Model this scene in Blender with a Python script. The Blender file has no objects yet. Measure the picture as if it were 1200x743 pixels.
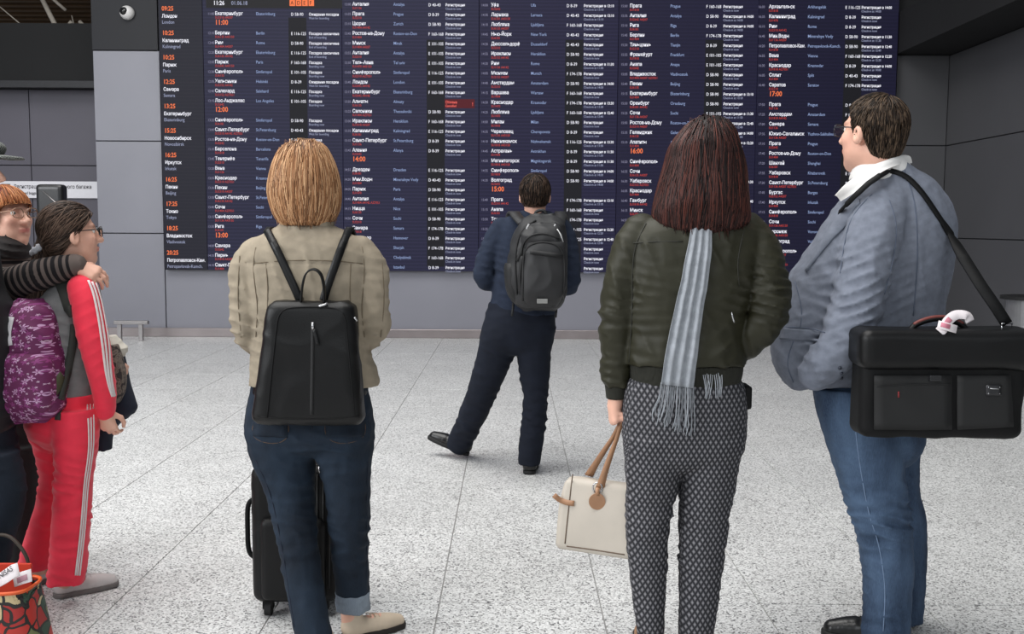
import bpy, math, random
import numpy as np
from mathutils import Matrix, Vector
from mathutils.bvhtree import BVHTree

# ------------------------------------------------------------------ camera, world, light, exposure
scene = bpy.context.scene
COL = bpy.context.collection
FPX = 1180.0                       # focal length in pixels of the 1200 px wide frame
CAM = np.array([0.0, 0.0, 1.40])
RM = Matrix.Rotation(math.radians(90 - 5.13), 3, 'X') @ Matrix.Rotation(math.radians(0.33), 3, 'Z')
cam_data = bpy.data.cameras.new('camera')
cam_data.sensor_width = 36.0
cam_data.lens = FPX / 1200.0 * 36.0
cam_data.clip_end = 200
cam = bpy.data.objects.new('camera', cam_data)
cam.matrix_world = Matrix.Translation(CAM) @ RM.to_4x4()
COL.objects.link(cam)
scene.camera = cam

world = bpy.data.worlds.new('hall_daylight')
scene.world = world
world.use_nodes = True
world.node_tree.nodes['Background'].inputs[0].default_value = (0.86, 0.93, 1.0, 1)
world.node_tree.nodes['Background'].inputs[1].default_value = 0.24


def area(name, loc, target, sx, sy, power, color):
    l = bpy.data.lights.new(name, 'AREA')
    l.shape = 'RECTANGLE'
    l.size, l.size_y, l.energy, l.color = sx, sy, power, color
    o = bpy.data.objects.new(name, l)
    o.location = loc
    o.rotation_euler = (Vector(target) - Vector(loc)).to_track_quat('-Z', 'Y').to_euler()
    COL.objects.link(o)


area('skylight_lamp', (-2.5, 4.0, 8.0), (-1.5, 5.0, 0), 8, 7, 1000, (1.0, 0.985, 0.96))
area('glass_side_lamp', (-8.5, -1.0, 4.6), (1.5, 4.5, 0.9), 6, 4, 760, (0.95, 0.975, 1.0))
area('glass_front_lamp', (1.0, -6.0, 5.0), (1.0, 6.0, 0.8), 7, 4, 250, (0.93, 0.97, 1.0))
vs = scene.view_settings
vs.view_transform = 'Standard'
vs.look = 'None'
vs.exposure = 0.0
vs.gamma = 1.0
vs.use_curve_mapping = False

R3 = np.array(RM)


def at(px, py, Y):
    """The point of the hall seen at pixel (px, py) that stands Y metres in front of the lens."""
    d = R3 @ np.array([(px - 600) / FPX, -(py - 371.5) / FPX, -1.0])
    return CAM + d * (Y / d[1])


def ground(px, py):
    """the point of the floor seen at a pixel"""
    d = at(px, py, 1.0) - CAM
    return CAM + d * (CAM[2] / -d[2])


# ------------------------------------------------------------------ implicit surfaces
rng = np.random.default_rng(7)
_perm = np.random.default_rng(3).permutation(256).astype(np.int64)
_perm = np.concatenate([_perm, _perm, _perm])
_g3 = np.random.default_rng(5).normal(size=(256, 3)).astype(np.float32)
_g3 /= np.linalg.norm(_g3, axis=1, keepdims=True)


def perlin(P):
    P = np.asarray(P, np.float32)
    i = np.floor(P).astype(np.int64)
    f = P - i
    i &= 255
    u = f * f * f * (f * (f * 6 - 15) + 10)
    out = 0
    for dx in (0, 1):
        wx = u[:, 0] if dx else 1 - u[:, 0]
        for dy in (0, 1):
            wy = u[:, 1] if dy else 1 - u[:, 1]
            for dz in (0, 1):
                wz = u[:, 2] if dz else 1 - u[:, 2]
                h = _perm[_perm[_perm[i[:, 0] + dx] + i[:, 1] + dy] + i[:, 2] + dz]
                g = _g3[h]
                out = out + wx * wy * wz * (g[:, 0] * (f[:, 0] - dx) + g[:, 1] * (f[:, 1] - dy) + g[:, 2] * (f[:, 2] - dz))
    return out


class S:
    """A signed field with the box that holds its surface."""
    def __init__(self, f, lo, hi):
        self.f, self.lo, self.hi = f, np.array(lo, float), np.array(hi, float)

    def __call__(self, P):
        return self.f(P)


def smin(a, b, k):
    h = np.clip(0.5 + 0.5 * (b - a) / k, 0, 1)
    return b + (a - b) * h - k * h * (1 - h)


def join(k, *ss):
    def f(P):
        d = ss[0](P)
        for s in ss[1:]:
            d = smin(d, s(P), k) if k > 0 else np.minimum(d, s(P))
        return d
    return S(f, np.min([s.lo for s in ss], 0) - k * .3, np.max([s.hi for s in ss], 0) + k * .3)


def grow(s, d):
    return S(lambda P: s(P) - d, s.lo - d, s.hi + d)


def keep(s, fn):
    """s where fn(P) < 0"""
    return S(lambda P: np.maximum(s(P), fn(P)), s.lo, s.hi)


def carve(s, t, k=.006):
    return S(lambda P: -smin(-s(P), t(P), k), s.lo, s.hi)


def shaped(s, fn, m=.015):
    """moves the surface outwards by fn(P)"""
    return S(lambda P: s(P) - fn(P), s.lo - m, s.hi + m)


def smooth_pts(pts, n=7):
    pts = np.array(pts, float)
    if len(pts) < 3:
        return pts
    A = np.vstack([2 * pts[0] - pts[1], pts, 2 * pts[-1] - pts[-2]])
    out = []
    for i in range(1, len(A) - 2):
        p0, p1, p2, p3 = A[i - 1], A[i], A[i + 1], A[i + 2]
        for t in np.arange(n) / n:
            out.append(.5 * (2 * p1 + (p2 - p0) * t + (2 * p0 - 5 * p1 + 4 * p2 - p3) * t * t + (3 * p1 - p0 - 3 * p2 + p3) * t ** 3))
    out.append(A[-2])
    return np.array(out)


def chain(pts, radii, smooth=True, squash=None):
    """a limb: points with a radius each; squash = (axis, factor) flattens it along an axis"""
    q = np.hstack([np.array(pts, float), np.array(radii, float)[:, None]])
    if smooth:
        q = smooth_pts(q, 5)
    q = q.astype(np.float32)
    ax = None
    if squash is not None:
        ax = np.array(squash[0], np.float32)
        ax /= np.linalg.norm(ax)

    def f(P):
        P = np.asarray(P, np.float32)
        d = None
        for a, b in zip(q[:-1], q[1:]):
            e = b[:3] - a[:3]
            L = float(e @ e) + 1e-12
            w = P - a[:3]
            t = np.clip(w @ e / L, 0, 1)
            v = w - t[:, None] * e
            if ax is not None:
                c = v @ ax
                l = np.sqrt(np.maximum((v * v).sum(1) - c * c, 0) + (c / squash[1]) ** 2)
            else:
                l = np.sqrt((v * v).sum(1))
            l = l - (a[3] + t * (b[3] - a[3]))
            d = l if d is None else np.minimum(d, l)
        return d
    r = q[:, 3].max()
    return S(f, q[:, :3].min(0) - r, q[:, :3].max(0) + r)


def chain_param(pts, P):
    """arc length along a limb and distance for every point"""
    q = smooth_pts(pts, 8).astype(np.float32)
    best = np.full(len(P), 9., np.float32)
    tt = np.zeros(len(P), np.float32)
    s = 0
    for a, b in zip(q[:-1], q[1:]):
        e = b - a
        L = float(np.linalg.norm(e)) + 1e-9
        w = P - a
        t = np.clip(w @ e / L / L, 0, 1)
        l = np.linalg.norm(w - t[:, None] * e, axis=1)
        m = l < best
        best[m] = l[m]
        tt[m] = s + t[m] * L
        s += L
    return tt


def loft(secs, n=2.3, world=False):
    """stack of rounded cross-sections: (py, left px, right px, Y, half depth) or, in metres, (z, cx, cy, rx, ry)"""
    rows = []
    for s in secs:
        if world:
            rows.append(list(s[:5]))
        else:
            a, b = at(s[1], s[0], s[3]), at(s[2], s[0], s[3])
            rows.append([(a[2] + b[2]) / 2, (a[0] + b[0]) / 2, s[3], abs(b[0] - a[0]) / 2, s[4]])
    rows = np.array(sorted(rows), float)
    q = smooth_pts(rows, 8) if len(rows) > 2 else rows
    q = q[np.argsort(q[:, 0])]
    q[:, 3:] = np.maximum(q[:, 3:], .004)
    z0, z1 = q[0, 0], q[-1, 0]

    def f(P):
        z = np.clip(P[:, 2], z0, z1)
        cx, cy, rx, ry = (np.interp(z, q[:, 0], q[:, i]) for i in (1, 2, 3, 4))
        x, y = np.abs(P[:, 0] - cx) + 1e-6, np.abs(P[:, 1] - cy) + 1e-6
        u, v = x / rx, y / ry
        r = (u ** n + v ** n) ** (1 / n)
        g = np.sqrt((u ** (n - 1) / rx) ** 2 + (v ** (n - 1) / ry) ** 2) * np.maximum(r, 1e-4) ** (1 - n)
        d = (r - 1) / np.maximum(g, 1e-4)
        d = np.maximum(d, -np.minimum(rx, ry))
        return np.maximum(d, np.maximum(P[:, 2] - z1, z0 - P[:, 2])).astype(np.float32)
    m = np.max(q[:, 3:], 0)
    return S(f, [(q[:, 1] - q[:, 3]).min(), (q[:, 2] - q[:, 4]).min(), z0], [(q[:, 1] + q[:, 3]).max(), (q[:, 2] + q[:, 4]).max(), z1])


def ellip(c, r):
    c, r = np.array(c, np.float32), np.array(r, np.float32)

    def f(P):
        k = (P - c) / r
        a = np.sqrt((k * k).sum(1)) + 1e-6
        b = np.sqrt(((k / r) ** 2).sum(1)) + 1e-6
        return a * (a - 1) / b
    return S(f, c - r, c + r)


def rbox(c, half, rad):
    c, half = np.array(c, np.float32), np.array(half, np.float32)

    def f(P):
        q = np.abs(P - c) - (half - rad)
        return np.sqrt((np.maximum(q, 0) ** 2).sum(1)) + np.minimum(q.max(1), 0) - rad
    return S(f, c - half, c + half)


def moved(s, M, k=1.0):
    """a field built in its own frame, carried by the 4x4 matrix M (rotation and place) and scaled by k"""
    M = np.array(M, float)
    R, t = M[:3, :3], M[:3, 3]
    cs = np.array([[x, y, z] for x in (s.lo[0], s.hi[0]) for y in (s.lo[1], s.hi[1]) for z in (s.lo[2], s.hi[2])]) * k @ R.T + t
    R32, t32 = R.astype(np.float32), t.astype(np.float32)
    return S(lambda P: s((P - t32) @ R32 / k) * k, cs.min(0), cs.max(0))


def frame(o, x, y, z):
    """matrix with the given axes (made orthonormal, y first, then z)"""
    y = np.array(y, float)
    y /= np.linalg.norm(y)
    z = np.array(z, float)
    z -= y * (z @ y)
    z /= np.linalg.norm(z)
    x = np.cross(y, z)
    M = np.eye(4)
    M[:3, 0], M[:3, 1], M[:3, 2], M[:3, 3] = x, y, z, o
    return M


def surface(s, h):
    """the zero set of a field as quads (surface nets), evaluated only near the surface"""
    B = 6
    lo = s.lo - 2 * h
    n = np.ceil((s.hi + 2 * h - lo) / h / B).astype(int) * B
    nb = n // B
    cx, cy, cz = [lo[i] + (np.arange(nb[i]) * B + (B - 1) / 2) * h for i in range(3)]
    C = np.stack(np.meshgrid(cx, cy, cz, indexing='ij'), -1).reshape(-1, 3).astype(np.float32)
    d = s(C)
    act = np.abs(d) < B * h * 1.25
    F = np.repeat(np.repeat(np.repeat(np.where(d < 0, -1., 1.).reshape(nb).astype(np.float32), B, 0), B, 1), B, 2)
    ai = np.argwhere(act.reshape(nb)) * B
    off = np.stack(np.meshgrid(*[np.arange(B)] * 3, indexing='ij'), -1).reshape(-1, 3)
    for k in range(0, len(ai), 1500):
        I = (ai[k:k + 1500, None, :] + off[None]).reshape(-1, 3)
        F[I[:, 0], I[:, 1], I[:, 2]] = s((lo + I * h).astype(np.float32))
    F[0], F[-1], F[:, 0], F[:, -1], F[:, :, 0], F[:, :, -1] = 1, 1, 1, 1, 1, 1
    N = F < 0
    c = np.zeros(np.array(N.shape) - 1, np.int8)
    for dx in (0, 1):
        for dy in (0, 1):
            for dz in (0, 1):
                c += N[dx:dx + c.shape[0], dy:dy + c.shape[1], dz:dz + c.shape[2]]
    cells = np.argwhere((c > 0) & (c < 8))
    acc = np.zeros((len(cells), 3), np.float32)
    cnt = np.zeros(len(cells), np.float32)
    cor = [(x, y, z) for x in (0, 1) for y in (0, 1) for z in (0, 1)]
    vals = {o: F[cells[:, 0] + o[0], cells[:, 1] + o[1], cells[:, 2] + o[2]] for o in cor}
    for a in cor:
        for ax in range(3):
            if a[ax] == 0:
                b = list(a)
                b[ax] = 1
                fa, fb = vals[a], vals[tuple(b)]
                m = (fa < 0) != (fb < 0)
                t = fa[m] / (fa[m] - fb[m])
                p = np.tile(np.array(a, np.float32), (m.sum(), 1))
                p[:, ax] += t
                acc[m] += p
                cnt[m] += 1
    V = lo + (cells + acc / cnt[:, None]) * h
    idx = np.full(c.shape, -1, np.int32)
    idx[cells[:, 0], cells[:, 1], cells[:, 2]] = np.arange(len(cells))
    Q = []
    for ax in range(3):
        sl0 = [slice(None)] * 3
        sl1 = [slice(None)] * 3
        sl0[ax], sl1[ax] = slice(0, -1), slice(1, None)
        e = N[tuple(sl0)] != N[tuple(sl1)]
        E = np.argwhere(e)
        u, v = (ax + 1) % 3, (ax + 2) % 3
        ok = (E[:, u] > 0) & (E[:, v] > 0) & (E[:, u] < c.shape[u]) & (E[:, v] < c.shape[v])
        E = E[ok]
        inside = N[E[:, 0], E[:, 1], E[:, 2]]
        q = []
        for du, dv in ((1, 1), (0, 1), (0, 0), (1, 0)):
            G = E.copy()
            G[:, u] -= du
            G[:, v] -= dv
            q.append(idx[G[:, 0], G[:, 1], G[:, 2]])
        q = np.stack(q, 1)
        q[~inside] = q[~inside][:, ::-1]
        Q.append(q)
    return V, np.concatenate(Q)


# ------------------------------------------------------------------ objects
def mesh_obj(name, V, F, mat, parent=None, smooth=True, attrs=None):
    """one mesh object from world-space points; a child keeps its place under its parent"""
    V = np.asarray(V, float)
    if parent is not None:
        V = V - np.array(world_loc(parent))
    me = bpy.data.meshes.new(name)
    if isinstance(F, np.ndarray):
        k = F.shape[1]
        me.vertices.add(len(V))
        me.vertices.foreach_set('co', V.astype(np.float32).ravel())
        me.loops.add(F.size)
        me.loops.foreach_set('vertex_index', F.astype(np.int32).ravel())
        me.polygons.add(len(F))
        me.polygons.foreach_set('loop_start', np.arange(0, F.size, k, dtype=np.int32))
        me.update(calc_edges=True)
    else:
        me.from_pydata([tuple(v) for v in V], [], F)
        me.update()
    me.polygons.foreach_set('use_smooth', np.full(len(me.polygons), smooth, bool))
    for an, av in (attrs or {}).items():
        if av.ndim == 2:
            a = me.color_attributes.new(an, 'FLOAT_COLOR', 'POINT')
            a.data.foreach_set('color', np.hstack([av, np.ones((len(av), 1))]).astype(np.float32).ravel())
        else:
            a = me.attributes.new(an, 'FLOAT', 'POINT')
            a.data.foreach_set('value', av.astype(np.float32))
    if mat is not None:
        me.materials.append(mat)
    o = bpy.data.objects.new(name, me)
    COL.objects.link(o)
    if parent is not None:
        o.parent = parent
    return o


def world_loc(o):
    l = np.array(o.location)
    while o.parent is not None:
        o = o.parent
        l = l + np.array(o.location)
    return l


def tag(o, label=None, cat=None, group=None, kind=None):
    for k, v in (('label', label), ('category', cat), ('group', group), ('kind', kind)):
        if v:
            o[k] = v
    return o


def thing(name, label, cat, loc, group=None):
    o = bpy.data.objects.new(name, None)
    o.empty_display_size = .05
    o.location = tuple(loc)
    COL.objects.link(o)
    return tag(o, label, cat, group)


BV = {}


def add(parent, name, s, h, mat, attrs=None):
    V, F = surface(s, h)
    o = mesh_obj(name, V, F, mat, parent, True, attrs(V.astype(np.float32)) if attrs else None)
    BV[o.name] = BVHTree.FromPolygons([tuple(v) for v in V], [tuple(f) for f in F.tolist()])
    o['_k'] = 1
    del o['_k']
    return o


def hit(objs, px, py, Yd):
    """where the line of sight through a pixel meets the given surfaces: point and outward normal"""
    d = Vector(at(px, py, 1.0) - CAM).normalized()
    best = None
    for o in objs:
        p, n, i, t = BV[o.name].ray_cast(Vector(CAM), d)
        if p is not None and (best is None or t < best[2]):
            best = (p, n if n.dot(d) < 0 else -n, t)
    if best is None:
        return at(px, py, Yd), np.array([0, -1., 0])
    return np.array(best[0]), np.array(best[1])


def front_hit(o, x, z, lift=.004):
    """a point of the surface seen from the far side of the hall (the front of someone who faces the board)"""
    p, n, i, t = BV[o.name].ray_cast(Vector((x, 30, z)), Vector((0, -1, 0)))
    if p is None:
        return None
    n = np.array(n) if n[1] > 0 else -np.array(n)
    return np.array(p) + n * lift, n


def resample(pts, step):
    pts = np.array(pts, float)
    l = np.r_[0, np.cumsum(np.linalg.norm(np.diff(pts, axis=0), axis=1))]
    n = max(2, int(l[-1] / step) + 1)
    t = np.linspace(0, l[-1], n)
    return np.stack([np.interp(t, l, pts[:, i]) for i in range(pts.shape[1])], 1)


def lie(objs, px, Yd, lift=.002, step=7.):
    """a line of pixels laid on surfaces: points, normals (both smoothed)"""
    q = resample(smooth_pts(px, 6) if len(px) > 2 else px, step)
    H = [hit(objs, a[0], a[1], Yd) for a in q]
    P = np.array([h[0] + h[1] * lift for h in H])
    N = np.array([h[1] for h in H])
    if len(P) > 4:
        for _ in range(2):
            P[1:-1] = (P[:-2] + 2 * P[1:-1] + P[2:]) / 4
            N[1:-1] = (N[:-2] + 2 * N[1:-1] + N[2:]) / 4
    N /= np.linalg.norm(N, axis=1, keepdims=True)
    return P, N


def tube_geo(P, r, k=6):
    P = np.array(P, float)
    T = np.gradient(P, axis=0)
    T /= np.linalg.norm(T, axis=1, keepdims=True) + 1e-9
    r = np.broadcast_to(np.asarray(r, float), (len(P),))
    up = np.array([0.3, 0.2, 1.0]) if abs(T[:, 2]).mean() < .8 else np.array([1.0, .2, .1])
    A = np.cross(T, up)
    A /= np.linalg.norm(A, axis=1, keepdims=True) + 1e-9
    B = np.cross(T, A)
    ang = np.arange(k) * 2 * math.pi / k
    V = (P[:, None] + r[:, None, None] * (np.cos(ang)[None, :, None] * A[:, None] + np.sin(ang)[None, :, None] * B[:, None])).reshape(-1, 3)
    F = []
    for i in range(len(P) - 1):
        for j in range(k):
            F.append((i * k + j, i * k + (j + 1) % k, (i + 1) * k + (j + 1) % k, (i + 1) * k + j))
    F.append(tuple(range(k))[::-1])
    F.append(tuple(range((len(P) - 1) * k, len(P) * k)))
    return V, F


def tube(name, P, r, mat, parent=None, k=6):
    V, F = tube_geo(P, r, k)
    return mesh_obj(name, V, F, mat, parent)


def merge(parts):
    Vs, Fs, n = [], [], 0
    for V, F in parts:
        Vs.append(np.asarray(V, float))
        Fs += [tuple(i + n for i in f) for f in F]
        n += len(V)
    return np.vstack(Vs), Fs


def band_geo(P, N, w, th):
    """a flat strap along points with normals"""
    P, N = np.array(P, float), np.array(N, float)
    T = np.gradient(P, axis=0)
    T /= np.linalg.norm(T, axis=1, keepdims=True) + 1e-9
    Sd = np.cross(T, N)
    Sd /= np.linalg.norm(Sd, axis=1, keepdims=True) + 1e-9
    N = np.cross(Sd, T)
    w = np.broadcast_to(np.asarray(w, float), (len(P),))[:, None]
    rows = [P - Sd * w / 2, P - Sd * w * .46 + N * th, P + Sd * w * .46 + N * th, P + Sd * w / 2, P + Sd * w * .4 - N * th * .4, P - Sd * w * .4 - N * th * .4]
    k = len(rows)
    V = np.stack(rows, 1).reshape(-1, 3)
    F = []
    for i in range(len(P) - 1):
        for j in range(k):
            F.append((i * k + j, (i + 1) * k + j, (i + 1) * k + (j + 1) % k, i * k + (j + 1) % k))
    F.append(tuple(range(k)))
    F.append(tuple(range((len(P) - 1) * k, len(P) * k))[::-1])
    return V, F


def band(name, P, N, w, th, mat, parent=None):
    V, F = band_geo(P, N, w, th)
    return mesh_obj(name, V, F, mat, parent)


def patch(name, objs, corners, Yd, mat, parent=None, th=.004, n=8):
    """a flat piece (pocket, label) laid on surfaces inside four corner pixels"""
    a, b, c, d = [np.array(x, float) for x in corners]
    P, N = [], []
    for i in range(n + 1):
        for j in range(n + 1):
            u, v = i / n, j / n
            q = a * (1 - u) * (1 - v) + b * u * (1 - v) + c * u * v + d * (1 - u) * v
            p, m = hit(objs, q[0], q[1], Yd)
            P.append(p)
            N.append(m)
    P, N = np.array(P), np.array(N)
    top, bot = P + N * th, P - N * .003
    V = np.vstack([top, bot])
    m = n + 1
    F = []
    for i in range(n):
        for j in range(n):
            F.append((i * m + j, (i + 1) * m + j, (i + 1) * m + j + 1, i * m + j + 1))
    K = m * m
    rim = [(i, 0) for i in range(n)] + [(n, j) for j in range(n)] + [(i, n) for i in range(n, 0, -1)] + [(0, j) for j in range(n, 0, -1)]
    for q, (i, j) in enumerate(rim):
        i2, j2 = rim[(q + 1) % len(rim)]
        x, y = i * m + j, i2 * m + j2
        F.append((x, K + x, K + y, y))
    return mesh_obj(name, V, F, mat, parent)


def box_geo(lo, hi):
    x0, y0, z0 = lo
    x1, y1, z1 = hi
    V = [(x0, y0, z0), (x1, y0, z0), (x1, y1, z0), (x0, y1, z0), (x0, y0, z1), (x1, y0, z1), (x1, y1, z1), (x0, y1, z1)]
    return np.array(V, float), [(0, 3, 2, 1), (4, 5, 6, 7), (0, 1, 5, 4), (1, 2, 6, 5), (2, 3, 7, 6), (3, 0, 4, 7)]


def bevel_box_geo(lo, hi, b):
    """box whose edges toward the hall are chamfered"""
    import bmesh
    bm = bmesh.new()
    V, F = box_geo(lo, hi)
    vs_ = [bm.verts.new(v) for v in V]
    for f in F:
        bm.faces.new([vs_[i] for i in f])
    bmesh.ops.bevel(bm, geom=bm.edges[:], offset=b, segments=2, affect='EDGES', profile=.5)
    bm.verts.index_update()
    V = np.array([v.co[:] for v in bm.verts])
    F = [tuple(v.index for v in f.verts) for f in bm.faces]
    bm.free()
    return V, F


def box(name, lo, hi, mat, parent=None, b=0):
    V, F = bevel_box_geo(lo, hi, b) if b else box_geo(lo, hi)
    return mesh_obj(name, V, F, mat, parent, smooth=False)


def cyl_geo(c, r0, r1, z0, z1, k=32):
    a = np.arange(k) * 2 * math.pi / k
    V = np.vstack([np.stack([c[0] + r0 * np.cos(a), c[1] + r0 * np.sin(a), np.full(k, z0)], 1), np.stack([c[0] + r1 * np.cos(a), c[1] + r1 * np.sin(a), np.full(k, z1)], 1)])
    F = [(i, (i + 1) % k, k + (i + 1) % k, k + i) for i in range(k)] + [tuple(range(k))[::-1], tuple(range(k, 2 * k))]
    return V, F


# ------------------------------------------------------------------ materials
def lin(c):
    return tuple(((v / 255) / 12.92 if v <= 10 else ((v / 255 + .055) / 1.055) ** 2.4) for v in c)


def new_mat(name):
    m = bpy.data.materials.new(name)
    m.use_nodes = True
    nt = m.node_tree
    return m, nt, nt.nodes['Principled BSDF'], nt.nodes.new, nt.links.new


def mat(name, rgb, rough=.7, var=.12, scale=25, bump=0., bscale=300, metal=0., attr=None, spec=.5, coat=0, sheen=0, detail=4):
    """rgb as seen (0-255); mottled by noise; optional colour attribute multiplied in"""
    m, nt, b, new, link = new_mat(name)
    base = lin(rgb)
    tc = new('ShaderNodeTexCoord')
    nz = new('ShaderNodeTexNoise')
    nz.inputs['Scale'].default_value = scale
    nz.inputs['Detail'].default_value = detail
    link(tc.outputs['Object'], nz.inputs['Vector'])
    mr = new('ShaderNodeMapRange')
    mr.inputs[1].default_value, mr.inputs[2].default_value = .3, .7
    mr.inputs[3].default_value, mr.inputs[4].default_value = 1 - var, 1 + var
    link(nz.outputs['Fac'], mr.inputs[0])
    mx = new('ShaderNodeVectorMath')
    mx.operation = 'SCALE'
    mx.inputs[0].default_value = base
    link(mr.outputs[0], mx.inputs['Scale'])
    out = mx.outputs[0]
    if attr:
        at_ = new('ShaderNodeAttribute')
        at_.attribute_name = attr
        m2 = new('ShaderNodeVectorMath')
        m2.operation = 'MULTIPLY'
        link(out, m2.inputs[0])
        link(at_.outputs['Color'], m2.inputs[1])
        out = m2.outputs[0]
    link(out, b.inputs['Base Color'])
    b.inputs['Roughness'].default_value = rough
    b.inputs['Metallic'].default_value = metal
    b.inputs['Specular IOR Level'].default_value = spec
    b.inputs['Coat Weight'].default_value = coat
    b.inputs['Sheen Weight'].default_value = sheen
    if bump:
        n2 = new('ShaderNodeTexNoise')
        n2.inputs['Scale'].default_value = bscale
        n2.inputs['Detail'].default_value = 3
        link(tc.outputs['Object'], n2.inputs['Vector'])
        bp = new('ShaderNodeBump')
        bp.inputs['Strength'].default_value = bump
        bp.inputs['Distance'].default_value = .002
        link(n2.outputs['Fac'], bp.inputs['Height'])
        link(bp.outputs[0], b.inputs['Normal'])
    return m


def glow(name, rgb, strength=1.0):
    m, nt, b, new, link = new_mat(name)
    b.inputs['Base Color'].default_value = (.01, .01, .012, 1)
    b.inputs['Roughness'].default_value = .5
    b.inputs['Emission Color'].default_value = (*lin(rgb), 1)
    b.inputs['Emission Strength'].default_value = strength
    b.inputs['Specular IOR Level'].default_value = .08
    return m


def ramp(new, link, src, stops, interp='LINEAR'):
    r = new('ShaderNodeValToRGB')
    r.color_ramp.interpolation = interp
    el = r.color_ramp.elements
    while len(el) < len(stops):
        el.new(.5)
    for e, (p, c) in zip(el, stops):
        e.position = p
        e.color = (*lin(c), 1)
    link(src, r.inputs[0])
    return r.outputs[0]


def granite(joint=None):
    m, nt, b, new, link = new_mat('granite')
    geo = new('ShaderNodeNewGeometry')
    oi = new('ShaderNodeObjectInfo')
    v = new('ShaderNodeTexVoronoi')
    v.inputs['Scale'].default_value = 165
    link(geo.outputs['Position'], v.inputs['Vector'])
    sep = new('ShaderNodeSeparateColor')
    link(v.outputs['Color'], sep.inputs[0])
    c1 = ramp(new, link, sep.outputs[0], [(0, (92, 92, 94)), (.09, (150, 149, 148)), (.22, (198, 198, 197)), (.5, (218, 218, 217)), (.82, (232, 232, 231))], 'CONSTANT')
    n = new('ShaderNodeTexNoise')
    n.inputs['Scale'].default_value = 3.0
    n.inputs['Detail'].default_value = 6
    link(geo.outputs['Position'], n.inputs['Vector'])
    mr = new('ShaderNodeMapRange')
    mr.inputs[1].default_value, mr.inputs[2].default_value, mr.inputs[3].default_value, mr.inputs[4].default_value = .3, .7, .93, 1.03
    link(n.outputs['Fac'], mr.inputs[0])
    mr2 = new('ShaderNodeMapRange')
    mr2.inputs[3].default_value, mr2.inputs[4].default_value = .955, 1.0
    link(oi.outputs['Random'], mr2.inputs[0])
    mu = new('ShaderNodeMath')
    mu.operation = 'MULTIPLY'
    link(mr.outputs[0], mu.inputs[0])
    link(mr2.outputs[0], mu.inputs[1])
    sc = new('ShaderNodeVectorMath')
    sc.operation = 'SCALE'
    link(c1, sc.inputs[0])
    link(mu.outputs[0], sc.inputs['Scale'])
    out = sc.outputs[0]
    if joint:
        x0, y0, tx, ty = joint
        sp = new('ShaderNodeSeparateXYZ')
        link(geo.outputs['Position'], sp.inputs[0])
        masks = []
        for i, (o_, p_) in enumerate(((x0, tx), (y0, ty))):
            a = new('ShaderNodeMath')
            a.operation = 'SUBTRACT'
            a.inputs[1].default_value = o_ - 40 * p_
            link(sp.outputs[i], a.inputs[0])
            q = new('ShaderNodeMath')
            q.operation = 'PINGPONG'
            q.inputs[1].default_value = p_ / 2
            link(a.outputs[0], q.inputs[0])
            l_ = new('ShaderNodeMath')
            l_.operation = 'LESS_THAN'
            l_.inputs[1].default_value = .004
            link(q.outputs[0], l_.inputs[0])
            masks.append(l_.outputs[0])
        mxm = new('ShaderNodeMath')
        mxm.operation = 'MAXIMUM'
        link(masks[0], mxm.inputs[0])
        link(masks[1], mxm.inputs[1])
        mi = new('ShaderNodeMix')
        mi.data_type = 'RGBA'
        link(mxm.outputs[0], mi.inputs[0])
        link(out, mi.inputs[6])
        mi.inputs[7].default_value = (*lin((150, 149, 147)), 1)
        out = mi.outputs[2]
    link(out, b.inputs['Base Color'])
    b.inputs['Roughness'].default_value = .33
    b.inputs['Specular IOR Level'].default_value = .5
    return m

# ------------------------------------------------------------------ the setting
YW = 12.62                                     # the display wall
M_PANEL = mat('grey_wall_panel', (128, 128, 137), .42, .05, 1.2, spec=.5)
M_PANEL_SHADED = mat('shaded_wall_panel', (76, 76, 79), .45, .06, 1.0)  # same grey panel, with the shade at the right put into its colour
M_PANEL_LEFT = mat('slate_wall_panel', (96, 93, 103), .5, .06, 1.0)
M_JOINT = mat('panel_joint', (58, 58, 62), .8)
M_BLACK = mat('matt_black', (12, 12, 14), .75, .1, 3)
M_BLUEBLACK = mat('blue_black_panel', (14, 15, 23), .6, .1, 2)
M_STEEL = mat('brushed_steel', (150, 146, 146), .35, .06, 30, metal=.8)
M_GRANITE = granite()
M_GROUT = mat('floor_joint', (150, 149, 147), .8)


def structure(name, V, F, m):
    return tag(mesh_obj(name, V, F, m, smooth=False), kind='structure')


def wx(px, py=200, Y=YW):
    return at(px, py, Y)[0]


def wz(py, Y=YW, px=600):
    return at(px, py, Y)[2]


# floor: slab with granite tiles 0.60 x 0.82 m
TX, TY, G = .60, .82, .0025
x_joint, y_joint = ground(508, 743)[0], ground(600, 706)[1]
floor = structure('floor', *box_geo((-9, -8, -.12), (9, 24, -.004)), granite((x_joint, y_joint, TX, TY)))
tV, tF = bevel_box_geo((-TX / 2 + G, -TY / 2 + G, -.012), (TX / 2 - G, TY / 2 - G, 0), .0012)
tile0 = mesh_obj('floor_tile', tV, tF, M_GRANITE, floor, smooth=False)
first = True
for j in range(-1, 12):
    cy = y_joint + (j + .5) * TY
    half = (cy + .5) * .53 + .5
    for i in range(-14, 14):
        cx = x_joint + (i + .5) * TX
        if abs(cx) > half or cy > YW + .3:
            continue
        if first:
            tile0.location = (cx, cy, 0)
            first = False
        else:
            t = tile0.copy()
            t.location = (cx, cy, 0)
            COL.objects.link(t)
            t.parent = floor

# back wall carrying the board
X0, X1 = wx(113, 200), wx(1107, 200)
zt, z168, z274 = wz(62), wz(168), wz(276)
wall_back = structure('wall_back', *box_geo((X0, YW + .02, 0), (X1 + .3, YW + .25, zt + 3)), M_JOINT)


def panel(parent, lo, hi, m):
    return box('wall_panel', lo, hi, m, parent, .004)


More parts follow.
